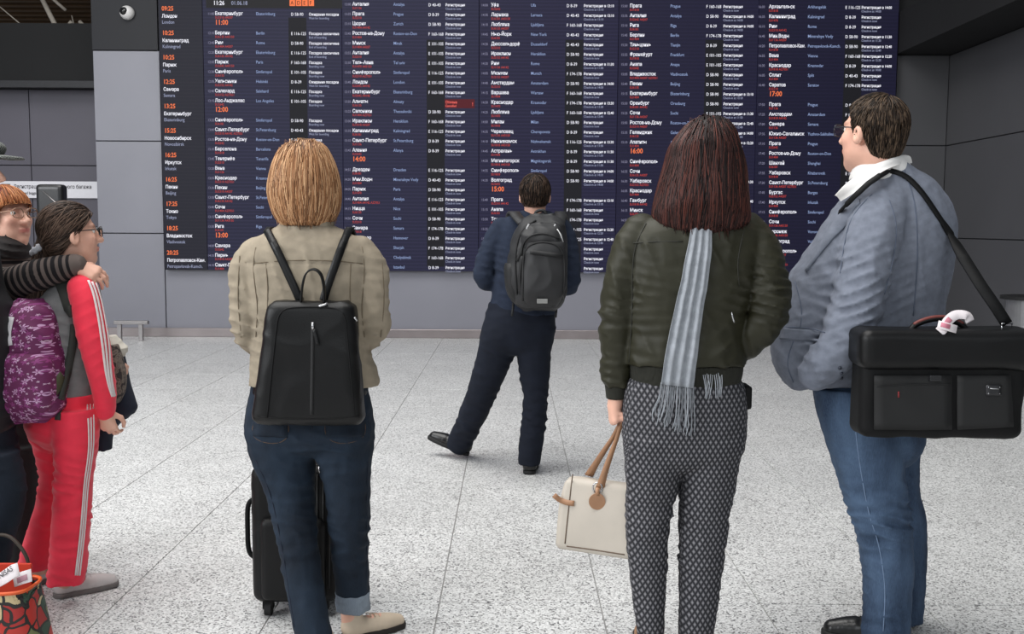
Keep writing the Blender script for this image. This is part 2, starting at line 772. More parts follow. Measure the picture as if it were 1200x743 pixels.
xs = [wx(113), wx(194, 330), wx(420), wx(650), wx(860), wx(1046), X1]
g = .006
for a, b in zip(xs[:-1], xs[1:]):
    edge = a == xs[0] or b == xs[-1]
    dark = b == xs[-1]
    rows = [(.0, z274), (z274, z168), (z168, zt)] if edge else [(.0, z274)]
    for z0, z1 in rows:
        panel(wall_back, (a + g, YW - .012, z0 + g), (b - g, YW + .03, z1 - g), M_PANEL_SHADED if dark else M_PANEL)
box('upper_panel', (X0, YW - .02, zt + .004), (wx(185, 30), YW + .03, zt + 1.6), M_BLUEBLACK, wall_back, .004)
box('upper_panel', (wx(1048, 30), YW - .01, zt + .004), (X1 + .3, YW + .03, zt + 1.6), M_BLACK, wall_back, .004)

# right side wall coming toward the lens, soffit above it
wall_right = structure('wall_right', *box_geo((X1 + .03, 1.0, 0), (X1 + .3, YW + .02, zt)), M_JOINT)
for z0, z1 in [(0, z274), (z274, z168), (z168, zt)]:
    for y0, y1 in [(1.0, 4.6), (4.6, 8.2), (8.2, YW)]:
        panel(wall_right, (X1 - .0, y0 + g, z0 + g), (X1 + .05, y1 - g, z1 - g), M_PANEL_SHADED)
soffit = structure('trim_1', *box_geo((wx(1050, 30), 4.2, zt + .004), (X1 + 3, YW - .02, zt + .5)), M_BLACK)

# recessed wall on the left with a black bulkhead, slatted ceiling beyond
YL = 14.2
XL0, XL1 = -9.0, wx(113, 200, YL) + .4
zl_top = wz(108, YL)
wall_left = structure('wall_left', *box_geo((XL0, YL + .02, 0), (XL1, YL + .2, zl_top + .3)), M_JOINT)
zj = wz(194, YL, 60)
xj = at(37, 194, YL)[0]
for z0, z1 in [(0, zj - 1.55), (zj - 1.55, zj), (zj, zl_top)]:
    for a, b in [(XL0, xj - 1.8), (xj - 1.8, xj), (xj, XL1)]:
        panel(wall_left, (a + g, YL - .012, z0 + g), (b - g, YL + .03, z1 - g), M_PANEL_LEFT)
bulk = structure('trim_2', *box_geo((XL0, YL - .35, zl_top), (wx(113, 60, YL) + .5, YL + .3, wz(33, YL, 60))), M_BLACK)
box('trim_strip', (XL0, YL - .37, zl_top - .02), (wx(113, 60, YL) + .4, YL - .3, zl_top + .07), mat('bulkhead_edge', (40, 40, 44), .5), bulk)
M_SLAT = mat('brown_slat', (92, 66, 40), .7, .2, 4)
M_STRUT = mat('pale_strut', (190, 180, 168), .6)
ceiling = structure('ceiling', *box_geo((XL0 - 3, YL, 5.72), (X0 + 1, 24, 5.9)), M_BLACK)
for i in range(14):
    y = 17.2 + i * .42
    box('ceiling_slat', (XL0 - 2, y, 5.56), (X0 + .8, y + .17, 5.70), M_SLAT, ceiling)
structure('wall_rear', *box_geo((XL0 - 3, 23.8, 0), (X0 + 1, 24, 5.72)), M_BLACK)
for (a, b, Y0, Y1, r) in [((47, -6), (67.5, 35), 15.6, 15.4, .035), ((75, 36), (84, 25), 15.5, 15.5, .028), ((93, 25), (104, 36), 15.5, 15.5, .028),
                          ((0, 8), (32, 35), 15.8, 15.8, .009), ((60, -3), (77, 12), 16.4, 16.4, .024), ((84, 18), (87.5, 33), 16, 16, .008)]:
    s_ = tube('ceiling_strut', [at(*a, Y0), at(*b, Y1)], r, M_STRUT, ceiling, 8)

# baseboard
M_BASE = mat('baseboard_metal', (142, 134, 134), .3, .08, 3, metal=.5)
base = structure('baseboard_back', *bevel_box_geo((X0, YW - .07, .0), (X1, YW - .012, .11), .006), M_BASE)
structure('baseboard_right', *bevel_box_geo((X1 - .05, 1.0, .0), (X1, YW - .07, .11), .006), M_BASE)


# ------------------------------------------------------------------ lettering
def glyphs(strings, bold=0.0):
    """outline of every string set in Blender's own font: vertices (x, y), triangles, width"""
    out, obs = {}, []
    for s in dict.fromkeys(strings):
        c = bpy.data.curves.new('lettering', 'FONT')
        c.body = s
        c.resolution_u = 2
        c.offset = bold
        o = bpy.data.objects.new('lettering', c)
        COL.objects.link(o)
        obs.append((s, o))
    bpy.context.view_layer.update()
    dg = bpy.context.evaluated_depsgraph_get()
    for s, o in obs:
        me = bpy.data.meshes.new_from_object(o.evaluated_get(dg))
        V = np.zeros(len(me.vertices) * 3, np.float32)
        me.vertices.foreach_get('co', V)
        V = V.reshape(-1, 3)
        me.calc_loop_triangles()
        T = np.zeros(len(me.loop_triangles) * 3, np.int32)
        me.loop_triangles.foreach_get('vertices', T)
        out[s] = (V[:, :2].copy(), T.reshape(-1, 3).copy(), float(V[:, 0].max()) if len(V) else 0.)
        bpy.data.meshes.remove(me)
    for s, o in obs:
        c = o.data
        bpy.data.objects.remove(o)
        bpy.data.curves.remove(c)
    return out


def set_text(name, items, G_, mtl, parent, origin, ux, uz, th=0.0):
    """items: (string, x, z, size, max width) on a plane; one mesh"""
    Vs, Ts, n = [], [], 0
    o, ux, uz = np.array(origin, float), np.array(ux, float), np.array(uz, float)
    for s, x, z, size, mw in items:
        V, T, w = G_[s]
        k = size * .86 if not mw or w * size * .86 <= mw else mw / w
        Vs.append(o + ux * (x + V[:, :1] * k) + uz * (z + V[:, 1:] * size))
        Ts.append(T + n)
        n += len(V)
    if not Vs:
        return None
    return tag(mesh_obj(name, np.vstack(Vs), np.vstack(Ts), mtl, parent, smooth=False), kind='stuff')


# ------------------------------------------------------------------ departures board
YB = YW - .12
PX = wx(601, 200, YB) - wx(600, 200, YB)                 # one photo pixel on the board, in metres
zb = wz(318.5, YB)
ztop = wz(-60, YB)
M_WHITE = glow('board_white', (236, 236, 246), 1.1)
M_GREY = glow('board_grey', (160, 166, 195), .95)
M_BLUE = glow('board_blue', (146, 164, 206), 1.0)
M_RED = glow('board_red', (205, 72, 62), .85)
M_ORANGE = glow('board_orange', (250, 124, 72), 1.0)
M_TIME = glow('board_time', (140, 138, 164), .95)


def screen(name, c, c2):
    """LED screen: dark face that glows faintly, in fine horizontal rows"""
    m, nt, b, new, link = new_mat(name)
    geo = new('ShaderNodeNewGeometry')
    sp = new('ShaderNodeSeparateXYZ')
    link(geo.outputs['Position'], sp.inputs[0])
    ma = new('ShaderNodeMath')
    ma.operation = 'MULTIPLY'
    ma.inputs[1].default_value = 1 / (4.1 * PX)
    link(sp.outputs[2], ma.inputs[0])
    fr = new('ShaderNodeMath')
    fr.operation = 'FRACT'
    link(ma.outputs[0], fr.inputs[0])
    col = ramp(new, link, fr.outputs[0], [(0, c), (.55, c), (.75, c2), (1, c)])
    b.inputs['Base Color'].default_value = (.008, .008, .012, 1)
    b.inputs['Roughness'].default_value = .5
    b.inputs['Specular IOR Level'].default_value = .12
    link(col, b.inputs['Emission Color'])
    b.inputs['Emission Strength'].default_value = .8
    return m


board = thing('departures_board', 'huge dark blue departures board filling the back wall behind the people', 'information board', (wx(620, 320, YB), YB, zb))
edges = [190, 241, 402, 561, 722.5, 884.5, 1046.5]
cols_c = [((34, 34, 42), (40, 40, 48)), ((37, 37, 60), (49, 49, 75)), ((35, 35, 60), (47, 46, 74)), ((31, 29, 56), (43, 41, 71)), ((27, 25, 50), (34, 32, 60)), ((22, 21, 44), (29, 27, 53))]  # left columns greyer: reflected light put into their screen colours
box('cabinet', (wx(edges[0], 200, YB), YB + .03, zb), (wx(edges[-1], 200, YB), YW - .032, ztop), M_BLACK, board)
for i in range(6):
    a, b_ = wx(edges[i], 200, YB), wx(edges[i + 1], 200, YB)
    box('screen', (a + .004, YB, zb + .004), (b_ - .004, YB + .032, ztop - .004), screen('led_screen', *cols_c[i]), board, .003)

LEFT = [('09:25', 'Лондон', 'London'), ('10:25', 'Калининград', 'Kaliningrad'), ('10:25', 'Париж', 'Paris'), ('12:25', 'Самара', 'Samara'), ('13:25', 'Екатеринбург', 'Ekaterinburg'),
        ('15:25', 'Новосибирск', 'Novosibirsk'), ('16:25', 'Иркутск', 'Irkutsk'), ('16:25', 'Пекин', 'Beijing'), ('17:25', 'Токио', 'Tokyo'), ('18:25', 'Владивосток', 'Vladivostok'), ('20:25', 'Петропавловск-Кам.', 'Petropavlovsk-Kamch.')]
EN = dict(zip('Екатеринбург Берлин Рим Париж Симферополь Хельсинки Салехард Лос-Анджелес Санкт-Петербург Ростов-на-Дону Барселона Тенерифе Вена Краснодар Пекин Сочи Рига Самара Пермь Анталия Прага Цюрих Минск Тель-Авив Лондон Алматы Салоники Ираклион Калининград Алания Дрезден Мин.Воды Ницца Ганновер Шарджа Челябинск Стамбул Уфа Ларнака Любляна Нью-Йорк Дюссельдорф Мюнхен Амстердам Варшава Милан Череповец Нижнекамск Астрахань Магнитогорск Волгоград Анапа Токио Архангельск Сплит Саратов Южно-Сахалинск Шанхай Хабаровск Бургас Иркутск Воронеж Тяньцзинь Франкфурт Владивосток Оренбург Геленджик Апатиты Гамбург Петропавловск-Кам.'.split(),
              'Ekaterinburg,Berlin,Rome,Paris,Simferopol,Helsinki,Salehard,Los Angeles,St.Petersburg,Rostov-on-Don,Barcelona,Tenerife,Vienna,Krasnodar,Beijing,Sochi,Riga,Samara,Perm,Antalya,Prague,Zurich,Minsk,Tel aviv,London,Almaty,Thessaloniki,Heraklion,Kaliningrad,Alanya,Dresden,Mineralnye Vody,Nice,Hannover,Sharjah,Chelyabinsk,Istanbul,Ufa,Larnaca,Ljubljana,New York,Dusseldorf,Munich,Amsterdam,Warsaw,Milan,Cherepovets,Nizhnekamsk,Astrakhan,Magnitogorsk,Volgograd,Anapa,Tokyo,Arkhangelsk,Split,Saratov,Yuzhno-Sakhalinsk,Shanghai,Khabarovsk,Burgas,Irkutsk,Voronezh,Tianjin,Frankfurt,Vladivostok,Orenburg,Gelendzhik,Apatity,Hamburg,Petropavlovsk-Kamch.'.split(',')))
C2 = 'Екатеринбург 11:00 Берлин Рим Екатеринбург Париж Симферополь Хельсинки Салехард Лос-Анджелес 12:00 Симферополь Санкт-Петербург Ростов-на-Дону Барселона Тенерифе Вена Краснодар Пекин Санкт-Петербург Сочи Симферополь Рига 13:00 Самара Пермь Санкт-Петербург'.split()
C3 = 'Анталия Прага Цюрих Ростов-на-Дону Минск Анталия Тель-Авив Симферополь Лондон Екатеринбург Алматы Салоники Ираклион Калининград Санкт-Петербург Алания 14:00 Дрезден Мин.Воды Париж Анталия Ницца Сочи Самара Ганновер Шарджа Челябинск Стамбул'.split()
C4 = 'Уфа Ларнака Любляна Нью-Йорк Дюссельдорф Ираклион Рим Мюнхен Амстердам Варшава Краснодар Любляна Милан Череповец Нижнекамск Астрахань Магнитогорск Симферополь Волгоград 15:00 Прага Анапа Токио Рига Сочи Минск Самара Пермь'.split()
C5 = 'Прага Анталия Рига Берлин Тяньцзинь Франкфурт Анапа Владивосток Пекин Екатеринбург Оренбург Сочи Ростов-на-Дону Геленджик Апатиты 16:00 Симферополь Сочи Хабаровск Краснодар Гамбург Минск Бургас Самара Вена Париж Рим Анапа'.split()
C6 = 'Архангельск Калининград Рим Мин.Воды Петропавловск-Кам. Вена Краснодар Сплит Саратов 17:00 Прага Амстердам Самара Южно-Сахалинск Прага Ростов-на-Дону Шанхай Хабаровск Санкт-Петербург Бургас Иркутск Симферополь Сочи Воронеж Волгоград Симферополь Сочи Пермь'.split()
# column: rows, left px, first row px, pitch, offsets of time, city, second name, gate, status
COLS = [(C2, 241, 17.5, 11.33, 11, (2.5, 11, 59, 100, 121)), (C3, 402, 6.5, 11.40, 13, (1.5, 11, 59, 100, 120)), (C4, 561, 7.5, 11.40, 14, (3, 14.5, 61, 103, 123)),
        (C5, 722.5, 8.5, 11.40, 15, (5, 15.5, 63, 105, 125)), (C6, 884.5, 9.5, 11.45, 16, (4, 16.5, 62, 106, 125))]
texts = {'w': [], 'b': [], 'r': [], 'o': [], 'g': [], 't': [], 's': []}
rr = random.Random(4)
H11 = {0: ('Ожидание посадки', 'Wait for boarding'), 2: ('Посадка закончена', 'End of boarding'), 3: ('Посадка закончена', 'End of boarding'), 4: ('Посадка закончена', 'End of boarding'), 7: ('Ожидание посадки', 'Wait for boarding'), 12: ('Ожидание посадки', 'Wait for boarding')}


def bp(px, py):
    p = at(px, py, YB)
    return p[0], p[2]


percol = []
for ci, (rows, left, y0, pitch, hour, off) in enumerate(COLS):
    t = {k: [] for k in 'wbrogtsx'}
    gates = []
    for r, city in enumerate(rows):
        py = y0 + r * pitch
        zc = bp(left, py)[1]
        X = [bp(left + o_, py)[0] for o_ in off]
        if city[0].isdigit():
            t['o'].append((city, X[1], zc, 8.0 * PX, 0))
            hour += 1
            continue
        mm = '%02d:%02d' % (hour if ci else max(11, hour), min(55, 5 * int(11 * ((r * 7) % 12) / 11)))
        t['t'].append((mm, X[0], zc, 4.1 * PX, 7.6 * PX))
        t['w'].append((city, X[1], zc, 5.6 * PX, 42 * PX))
        fl = 'SU%d' % rr.choice([1404, 6135, 1818, 2310, 2642, 1136, 6181, 1470, 2152])
        if rr.random() < .35:
            fl += ' A4%d' % rr.choice([142, 3150, 207])
        if rr.random() < .12:
            fl += ' AZ7051'
        t['r'].append((fl, X[1], zc - 4.1 * PX, 3.9 * PX, 0))
        t['b'].append((EN[city], X[2], zc, 5.0 * PX, 38 * PX))
        if ci == 1 and r == 10:
            t['x'].append(('Отмена', X[4], zc, 4.3 * PX, 0))
            t['x'].append(('Cancelled', X[4], zc - 4 * PX, 3.7 * PX, 0))
            t['x'].append(('!', X[4] + 31 * PX, zc - 2.6 * PX, 5.6 * PX, 0))
            cancel = (X[4] - PX, zc)
            continue
        gt = rr.choice(['D 8-39', 'D 8-39', 'D 58-90', 'D 58-90', 'E 116-125', 'F 160-168', 'E 101-105', 'D 40-43', 'F 174-178'])
        t['g'].append((gt, X[3], zc - .4 * PX, 5.0 * PX, 19 * PX))
        if ci == 0:
            st = H11.get(r, ('Посадка', 'Boarding now'))
        elif ci == 1 or rr.random() < .55:
            st = ('Регистрация', 'Check-in now')
        else:
            q = rr.choice(['11:30', '12:20', '12:40', '13:10', '13:30', '14:00'])
            st = ('Регистрация в ' + q, 'Check-in at ' + q)
        t['s'].append((st[0], X[4], zc - .1 * PX, 4.3 * PX, 36 * PX))
        t['g2'] = t.get('g2', [])
        t['g2'].append((st[1], X[4], zc - 4.2 * PX, 3.7 * PX, 0))
    percol.append(t)
tl = {'o': [], 'w': [], 'b': []}
for i, (a, b_, c_) in enumerate(LEFT):
    px, py = 188.3 + i * .62, 12.4 + i * 28.6
    x, z = bp(px + 1.2, py)
    tl['o'].append((a, x, z, 7.2 * PX, 0))
    tl['w'].append((b_, x, bp(px, py + 8.2)[1], 5.6 * PX, 45 * PX))
    tl['b'].append((c_, x, bp(px, py + 15.3)[1], 5.4 * PX, 44 * PX))
hdr_w = [('11:26', *bp(250, 5.8), 6.8 * PX, 0)]
hdr_t = [('01.06.18', *bp(271, 5.8), 6.4 * PX, 0)]
hdr_b = [(ch, *bp(340.6 + i * 7.4, 5.6), 6.2 * PX, 0) for i, ch in enumerate('ADEF')]
bold = [s[0] for t in percol for k in 'wsx' for s in t[k]] + [s[0] for s in tl['w']] + [s[0] for t in percol for s in t['o']] + [s[0] for s in tl['o']] + ['11:26']
thin = [s[0] for t in percol for k in ('b', 'r', 'g', 't', 'g2') for s in t[k]] + [s[0] for s in tl['b']] + ['01.06.18', 'A', 'D', 'E', 'F']
GB, GT = glyphs(bold, .018), glyphs(thin, .004)
O, UX, UZ = (0, YB - .0025, 0), (1, 0, 0), (0, 0, 1)
set_text('lettering', tl['o'], GB, M_ORANGE, board, O, UX, UZ)
set_text('lettering', tl['w'], GB, M_WHITE, board, O, UX, UZ)
set_text('lettering', tl['b'], GT, M_GREY, board, O, UX, UZ)
for ci, t in enumerate(percol):
    for k, G_, m in (('w', GB, M_WHITE), ('s', GB, M_WHITE), ('o', GB, M_ORANGE), ('x', GB, glow('board_alert', (255, 110, 100), .9)), ('b', GT, M_BLUE), ('r', GT, M_RED), ('g', GT, M_WHITE), ('t', GT, M_TIME), ('g2', GT, M_GREY)):
        if t.get(k):
            set_text('lettering', t[k], G_, m, board, O, UX, UZ)
M_DARKBAND = glow('board_gate_band', (26, 26, 30), .7)
for ci, (rows, left, y0, pitch, hour, off) in enumerate(COLS):
    a, b_ = bp(left + off[3] - 2, 100)[0], bp(left + off[3] + 19, 100)[0]
    box('gate_band', (a, YB - .0012, bp(left, 312 if ci else 240)[1]), (b_, YB, bp(left, 46 if ci else 20)[1]), M_DARKBAND, board)
box('header_strip', (bp(241.5, 5)[0], YB - .0012, bp(300, 9.5)[1]), (bp(401, 5)[0], YB, bp(300, -10)[1]), glow('board_header', (38, 37, 37), .7), board)
set_text('lettering', hdr_w, GB, M_WHITE, board, O, UX, UZ)
set_text('lettering', hdr_t, GT, M_GREY, board, O, UX, UZ)
for i in range(4):
    x, z = bp(339.4 + i * 7.4, 7)
    box('terminal_tile', (x, YB - .0015, z), (x + 6.4 * PX, YB, z + 7 * PX), M_ORANGE, board)
set_text('lettering', hdr_b, GT, glow('board_dark', (60, 30, 20), .3), board, (0, YB - .004, 0), UX, UZ)
box('alert_strip', (cancel[0], YB - .0012, cancel[1] - 5.4 * PX), (cancel[0] + 35 * PX, YB, cancel[1] + 5 * PX), glow('board_alert_red', (92, 22, 30), .8), board)

# ------------------------------------------------------------------ things on and by the walls
c = at(149, 15, YW - .05)
dome = thing('security_camera', 'white ball security camera high on the black panel beside the board', 'camera', c)
M_CAMW = mat('camera_white', (215, 213, 212), .4, .02)
add(dome, 'housing', carve(ellip(c, (.085, .085, .085)), ellip(c + np.array([-.028, -.07, .012]), (.052, .05, .052)), .004), .006, M_CAMW)
add(dome, 'lens', ellip(c + np.array([-.026, -.045, .012]), (.047, .032, .047)), .005, mat('lens_black', (12, 12, 14), .1))
add(dome, 'mount', ellip(c + np.array([0, .045, 0]), (.06, .03, .06)), .006, M_CAMW)

# sign
YS = YL - .06
a, b_ = at(-22, 212, YS), at(119, 232.5, YS)
sg = thing('wayfinding_sign', 'white baggage check-in sign strip on the recessed slate wall', 'sign', ((a[0] + b_[0]) / 2, YS, (a[2] + b_[2]) / 2))
box('sign_panel', (a[0], YS, b_[2]), (b_[0], YS + .05, a[2]), mat('sign_white', (240, 238, 244), .5, .02), sg, .004)
Gs = glyphs(['Регистрация негабаритного багажа', 'Oversized baggage check-in'], .012)
SP = (at(101, 220, YS) - at(100, 220, YS))[0]
M_INK = mat('sign_ink', (28, 28, 38), .6, .02)
set_text('lettering', [('Регистрация негабаритного багажа', at(16.5, 221, YS)[0], at(17, 220.6, YS)[2], 6.1 * SP, 101.5 * SP), ('Oversized baggage check-in', at(16.5, 228, YS)[0], at(17, 227.6, YS)[2], 4.6 * SP, 82 * SP)], Gs, M_INK, sg, (0, YS - .003, 0), UX, UZ)
p0, p1 = at(1.5, 215.5, YS), at(12.5, 229, YS)
box('pictogram', (p0[0], YS - .004, p1[2]), (p1[0], YS, p0[2]), M_INK, sg)
pc = (p0 + p1) / 2
k_ = (p1[0] - p0[0]) / 2
pv = np.array([pc + np.array([x_ * k_, -.008, z_ * k_]) for x_, z_ in [(-.7, -.5), (.35, .55), (.1, .8), (.8, .8), (.8, .1), (.55, .35), (-.45, -.75)]])
mesh_obj('pictogram_arrow', pv, [tuple(range(7))], mat('sign_arrow', (205, 203, 212), .5), sg, smooth=False)

# black kiosk behind the girl
Yk = 8.5
p0, p1 = at(44.5, 216, Yk), at(80, 330, Yk)
ki = thing('information_kiosk', 'tall black slab kiosk standing behind the girl, in front of the white sign', 'kiosk', ((p0[0] + p1[0]) / 2, Yk, 0))
kw = (p1[0] - p0[0]) / 2
add(ki, 'screen_case', rbox(((p0[0] + p1[0]) / 2, Yk, (p0[2] + .8) / 2), (kw, .06, (p0[2] - .8) / 2), .03), .012, mat('kiosk_black', (22, 22, 24), .3, .1, 6))
box('pedestal', ((p0[0] + p1[0]) / 2 - .07, Yk - .04, .02), ((p0[0] + p1[0]) / 2 + .07, Yk + .04, .85), M_BLACK, ki, .008)
box('foot_plate', (p0[0], Yk - .2, 0), (p1[0], Yk + .2, .02), M_BLACK, ki, .005)
tube('screen_edge', [at(50, 224, Yk - .065), at(66, 238, Yk - .065), at(78, 246, Yk - .065)], .004, M_STEEL, ki)

# bumper rail
Yr = 12.1
p0, p1 = at(134, 378, Yr), at(174, 378.5, Yr)
rl = thing('bumper_rail', 'low steel bumper rail on short legs in front of the back wall', 'rail', ((p0[0] + p1[0]) / 2, Yr, 0))
box('bar', (p0[0], Yr - .03, p0[2] - .02), (p1[0], Yr + .03, p0[2] + .025), M_STEEL, rl, .006)
for px in (140, 165):
    x = at(px, 380, Yr)[0]
    box('leg', (x - .025, Yr - .02, 0), (x + .025, Yr + .02, p0[2] - .02), M_STEEL, rl, .003)

# litter bin at the right
Yt = 9.6
cx_ = at(1209, 400, Yt)[0]
z_top = at(1200, 347, Yt)[2]
bn = thing('litter_bin', 'round steel litter bin with a dark lid rim by the right wall', 'bin', (cx_, Yt, 0))
ring_r = cx_ - at(1179.5, 400, Yt)[0]
mesh_obj('body', *cyl_geo((cx_, Yt), ring_r, ring_r, .04, z_top - .03, 48), mat('bin_steel', (142, 142, 144), .32, .12, 6, metal=.75), bn, smooth=False)
mesh_obj('base_ring', *cyl_geo((cx_, Yt), ring_r * .96, ring_r * .96, 0, .04, 48), M_BLACK, bn, smooth=False)
mesh_obj('lid', *cyl_geo((cx_, Yt), ring_r * 1.22, ring_r * 1.22, z_top - .03, z_top, 48), M_BLACK, bn, smooth=False)
mesh_obj('lid_opening', *cyl_geo((cx_, Yt), ring_r * .6, ring_r * .55, z_top, z_top + .006, 32), mat('lid_opening_black', (8, 8, 8), .8), bn, smooth=False)

# ------------------------------------------------------------------ figures
M_SKIN = mat('skin', (222, 172, 150), .5, .06, 18, attr='Col', bump=.05, bscale=120)
M_EYE = mat('eye_white', (225, 220, 215), .2, .02)
M_IRIS = mat('iris', (70, 60, 50), .2)
M_SOLE = mat('dark_sole', (38, 32, 28), .8)


def hair_mat(name, rough=.45):
    m, nt, b, new, link = new_mat(name)
    a = new('ShaderNodeAttribute')
    a.attribute_name = 'Col'
    link(a.outputs['Color'], b.inputs['Base Color'])
    b.inputs['Roughness'].default_value = rough
    b.inputs['Specular IOR Level'].default_value = .2
    return m


M_HAIR = hair_mat('hair')


def head_frame(px, py, Y, face, up=(0, 0, 1)):
    """frame of a head: y towards the nose, z up through the crown"""
    y = np.array(face, float)
    y /= np.linalg.norm(y)
    return frame(at(px, py, Y), None, y, up)


CRAN = ellip((0, -.014, .043), (.074, .096, .084))


def head_field():
    s = join(.03, CRAN, ellip((0, .030, -.030), (.058, .060, .088)), ellip((0, .018, -.056), (.052, .050, .046)))
    s = join(.018, s, chain([(0, .066, -.092), (0, .062, -.098)], [.022, .022], False))
    s = join(.014, s, ellip((0, .070, .036), (.052, .02, .012)))
    s = join(.010, s, chain([(0, .088, .022), (0, .103, -.006), (0, .109, -.020)], [.008, .0095, .0125]), chain([(-.013, .094, -.023), (.013, .094, -.023)], [.0085, .0085], False))
    for k in (-1, 1):
        s = carve(s, ellip((k * .032, .102, .018), (.019, .020, .0085)), .010)
        s = join(.024, s, ellip((k * .040, .062, -.012), (.020, .018, .018)))
        ear = carve(ellip((k * .080, -.006, .002), (.014, .020, .033)), ellip((k * .092, .002, .004), (.011, .012, .02)), .004)
        s = join(.008, s, ear)
    s = join(.006, s, ellip((0, .088, -.050), (.024, .012, .0055)), ellip((0, .086, -.060), (.02, .012, .0065)))
    return s


HEAD = head_field()


def head_col(P):
    """lips and brows tint, in head coordinates"""
    c = np.ones((len(P), 3), np.float32)
    lip = np.exp(-((P[:, 0] / .026) ** 4 + ((P[:, 2] + .055) / .010) ** 4)) * (P[:, 1] > .07)
    c *= 1 - lip[:, None] * np.array([.18, .5, .42])
    brow = np.exp(-(((np.abs(P[:, 0]) - .034) / .020) ** 4 + ((P[:, 2] - .040 + .15 * (np.abs(P[:, 0]) - .034)) / .0055) ** 4)) * (P[:, 1] > .05)
    c *= 1 - brow[:, None] * np.array([.68, .74, .76])
    ch = np.exp(-(((np.abs(P[:, 0]) - .045) / .025) ** 2 + ((P[:, 2] + .02) / .025) ** 2)) * (P[:, 1] > .03)
    return c * (1 - ch[:, None] * np.array([0, .06, .05]))


def local(P, M, k=1.0):
    return (P - M[:3, 3]) @ M[:3, :3] / k


def to_world(P, M, k=1.0):
    return (np.asarray(P) * k) @ M[:3, :3].T + M[:3, 3]


def hand(M, curl=(45, 50, 30), k=1.0, side=1, thumb=.6, spread=1.0):
    """palm, four unequal fingers bent at three joints, a thumb from the side of the palm; y to the fingertips, z the back"""
    parts = [chain([(side * .0, -.01, 0), (0, .015, 0)], [.024, .027], False, ((0, 0, 1), .8)), chain([(side * .016, .035, 0), (side * .026, .082, 0)], [.017, .0135], False),
             chain([(0, .03, .001), (0, .085, .002)], [.018, .0135], False), chain([(-side * .014, .03, 0), (-side * .026, .078, 0)], [.016, .012], False)]
    palm = join(.02, *parts)
    out = [palm]
    for i, (x, L, r) in enumerate(((.030, .073, .0088), (.010, .082, .009), (-.0105, .076, .0088), (-.029, .059, .0077))):
        p = np.array([side * x, .082 - .35 * abs(x - .005), 0.])
        d = np.array([side * (x * 1.2) * spread, 1, 0.])
        d /= np.linalg.norm(d)
        a = 0
        pts, rad = [p], [r]
        for f, c in zip((.45, .31, .24), curl):
            a += math.radians(c * (1 + .06 * i))
            v = d * math.cos(a) + np.array([0, 0, -1.]) * math.sin(a)
            p = p + v * L * f
            pts.append(p)
            rad.append(rad[-1] * .92)
        f_ = None
        for j in range(3):
            sg_ = chain([pts[j], pts[j + 1]], [rad[j], rad[j + 1]], False)
            f_ = sg_ if f_ is None else join(.004, f_, sg_)
        out.append(f_)
    t0 = np.array([side * .022, .018, -.006])
    t1 = t0 + np.array([side * .030, .026, -.010 - .012 * thumb])
    t2 = t1 + np.array([side * (.014 - .02 * thumb), .028, -.006 - .014 * thumb])
    t3 = t2 + np.array([side * (-.002 - .014 * thumb), .022, -.004 - .01 * thumb])
    out.append(join(.006, chain([t0, t1], [.014, .0115], False), chain([t1, t2], [.0112, .0098], False), chain([t2, t3], [.0096, .0078], False)))
    s = out[0]
    for f_ in out[1:]:
        s = join(.006, s, f_)
    return moved(s, M, k)


def shoe(root, heel, d, L, m_up, m_sole, name='shoe', tilt=0., low=True, laces=None):
    """a shoe pointing along d (ground direction), heel at the given ground point"""
    y = np.array([d[0], d[1], 0.])
    y /= np.linalg.norm(y)
    y[2] = math.tan(tilt)
    M = frame(heel, None, y, (0, 0, 1))
    k = L / .28
    up = join(.03, chain([(0, .040, .042), (.0, .10, .040), (.004, .175, .034), (.006, .236, .027)], [.034, .037, .040, .031], True, ((0, 0, 1), .95)),
              chain([(0, .045, .06), (0, .05, .085 if low else .12)], [.036, .037], False))
    up = keep(up, lambda P: .018 - P[:, 2])
    up = shaped(up, lambda P: .0012 * np.sin(P[:, 1] * 190) * np.exp(-((P[:, 1] - .15) / .03) ** 2))
    fp = [((0, .040), .034), ((0, .10), .034), ((.004, .175), .041), ((.006, .236), .034)]
    c2 = chain([(x, yy, 0) for (x, yy), r in fp], [r + .003 for _, r in fp])
    so = S(lambda P: np.maximum(c2(P * np.array([1, 1, 0], np.float32)), np.abs(P[:, 2] - .0115) - .0115), [-.06, -.01, 0], [.06, .29, .024])
    o = add(root, name, moved(up, M, k), .0045, m_up)
    add(o, 'sole', moved(so, M, k), .005, m_sole)
    if laces is not None:
        for i in range(4):
            yy = .115 + i * .018
            w = np.array([(-.022, yy, .078 - i * .0045), (0, yy + .004, .083 - i * .0045), (.022, yy, .078 - i * .0045)])
            tube('lace', to_world(smooth_pts(w, 4), M, k), .0022 * k, laces, o, 5)
    return o


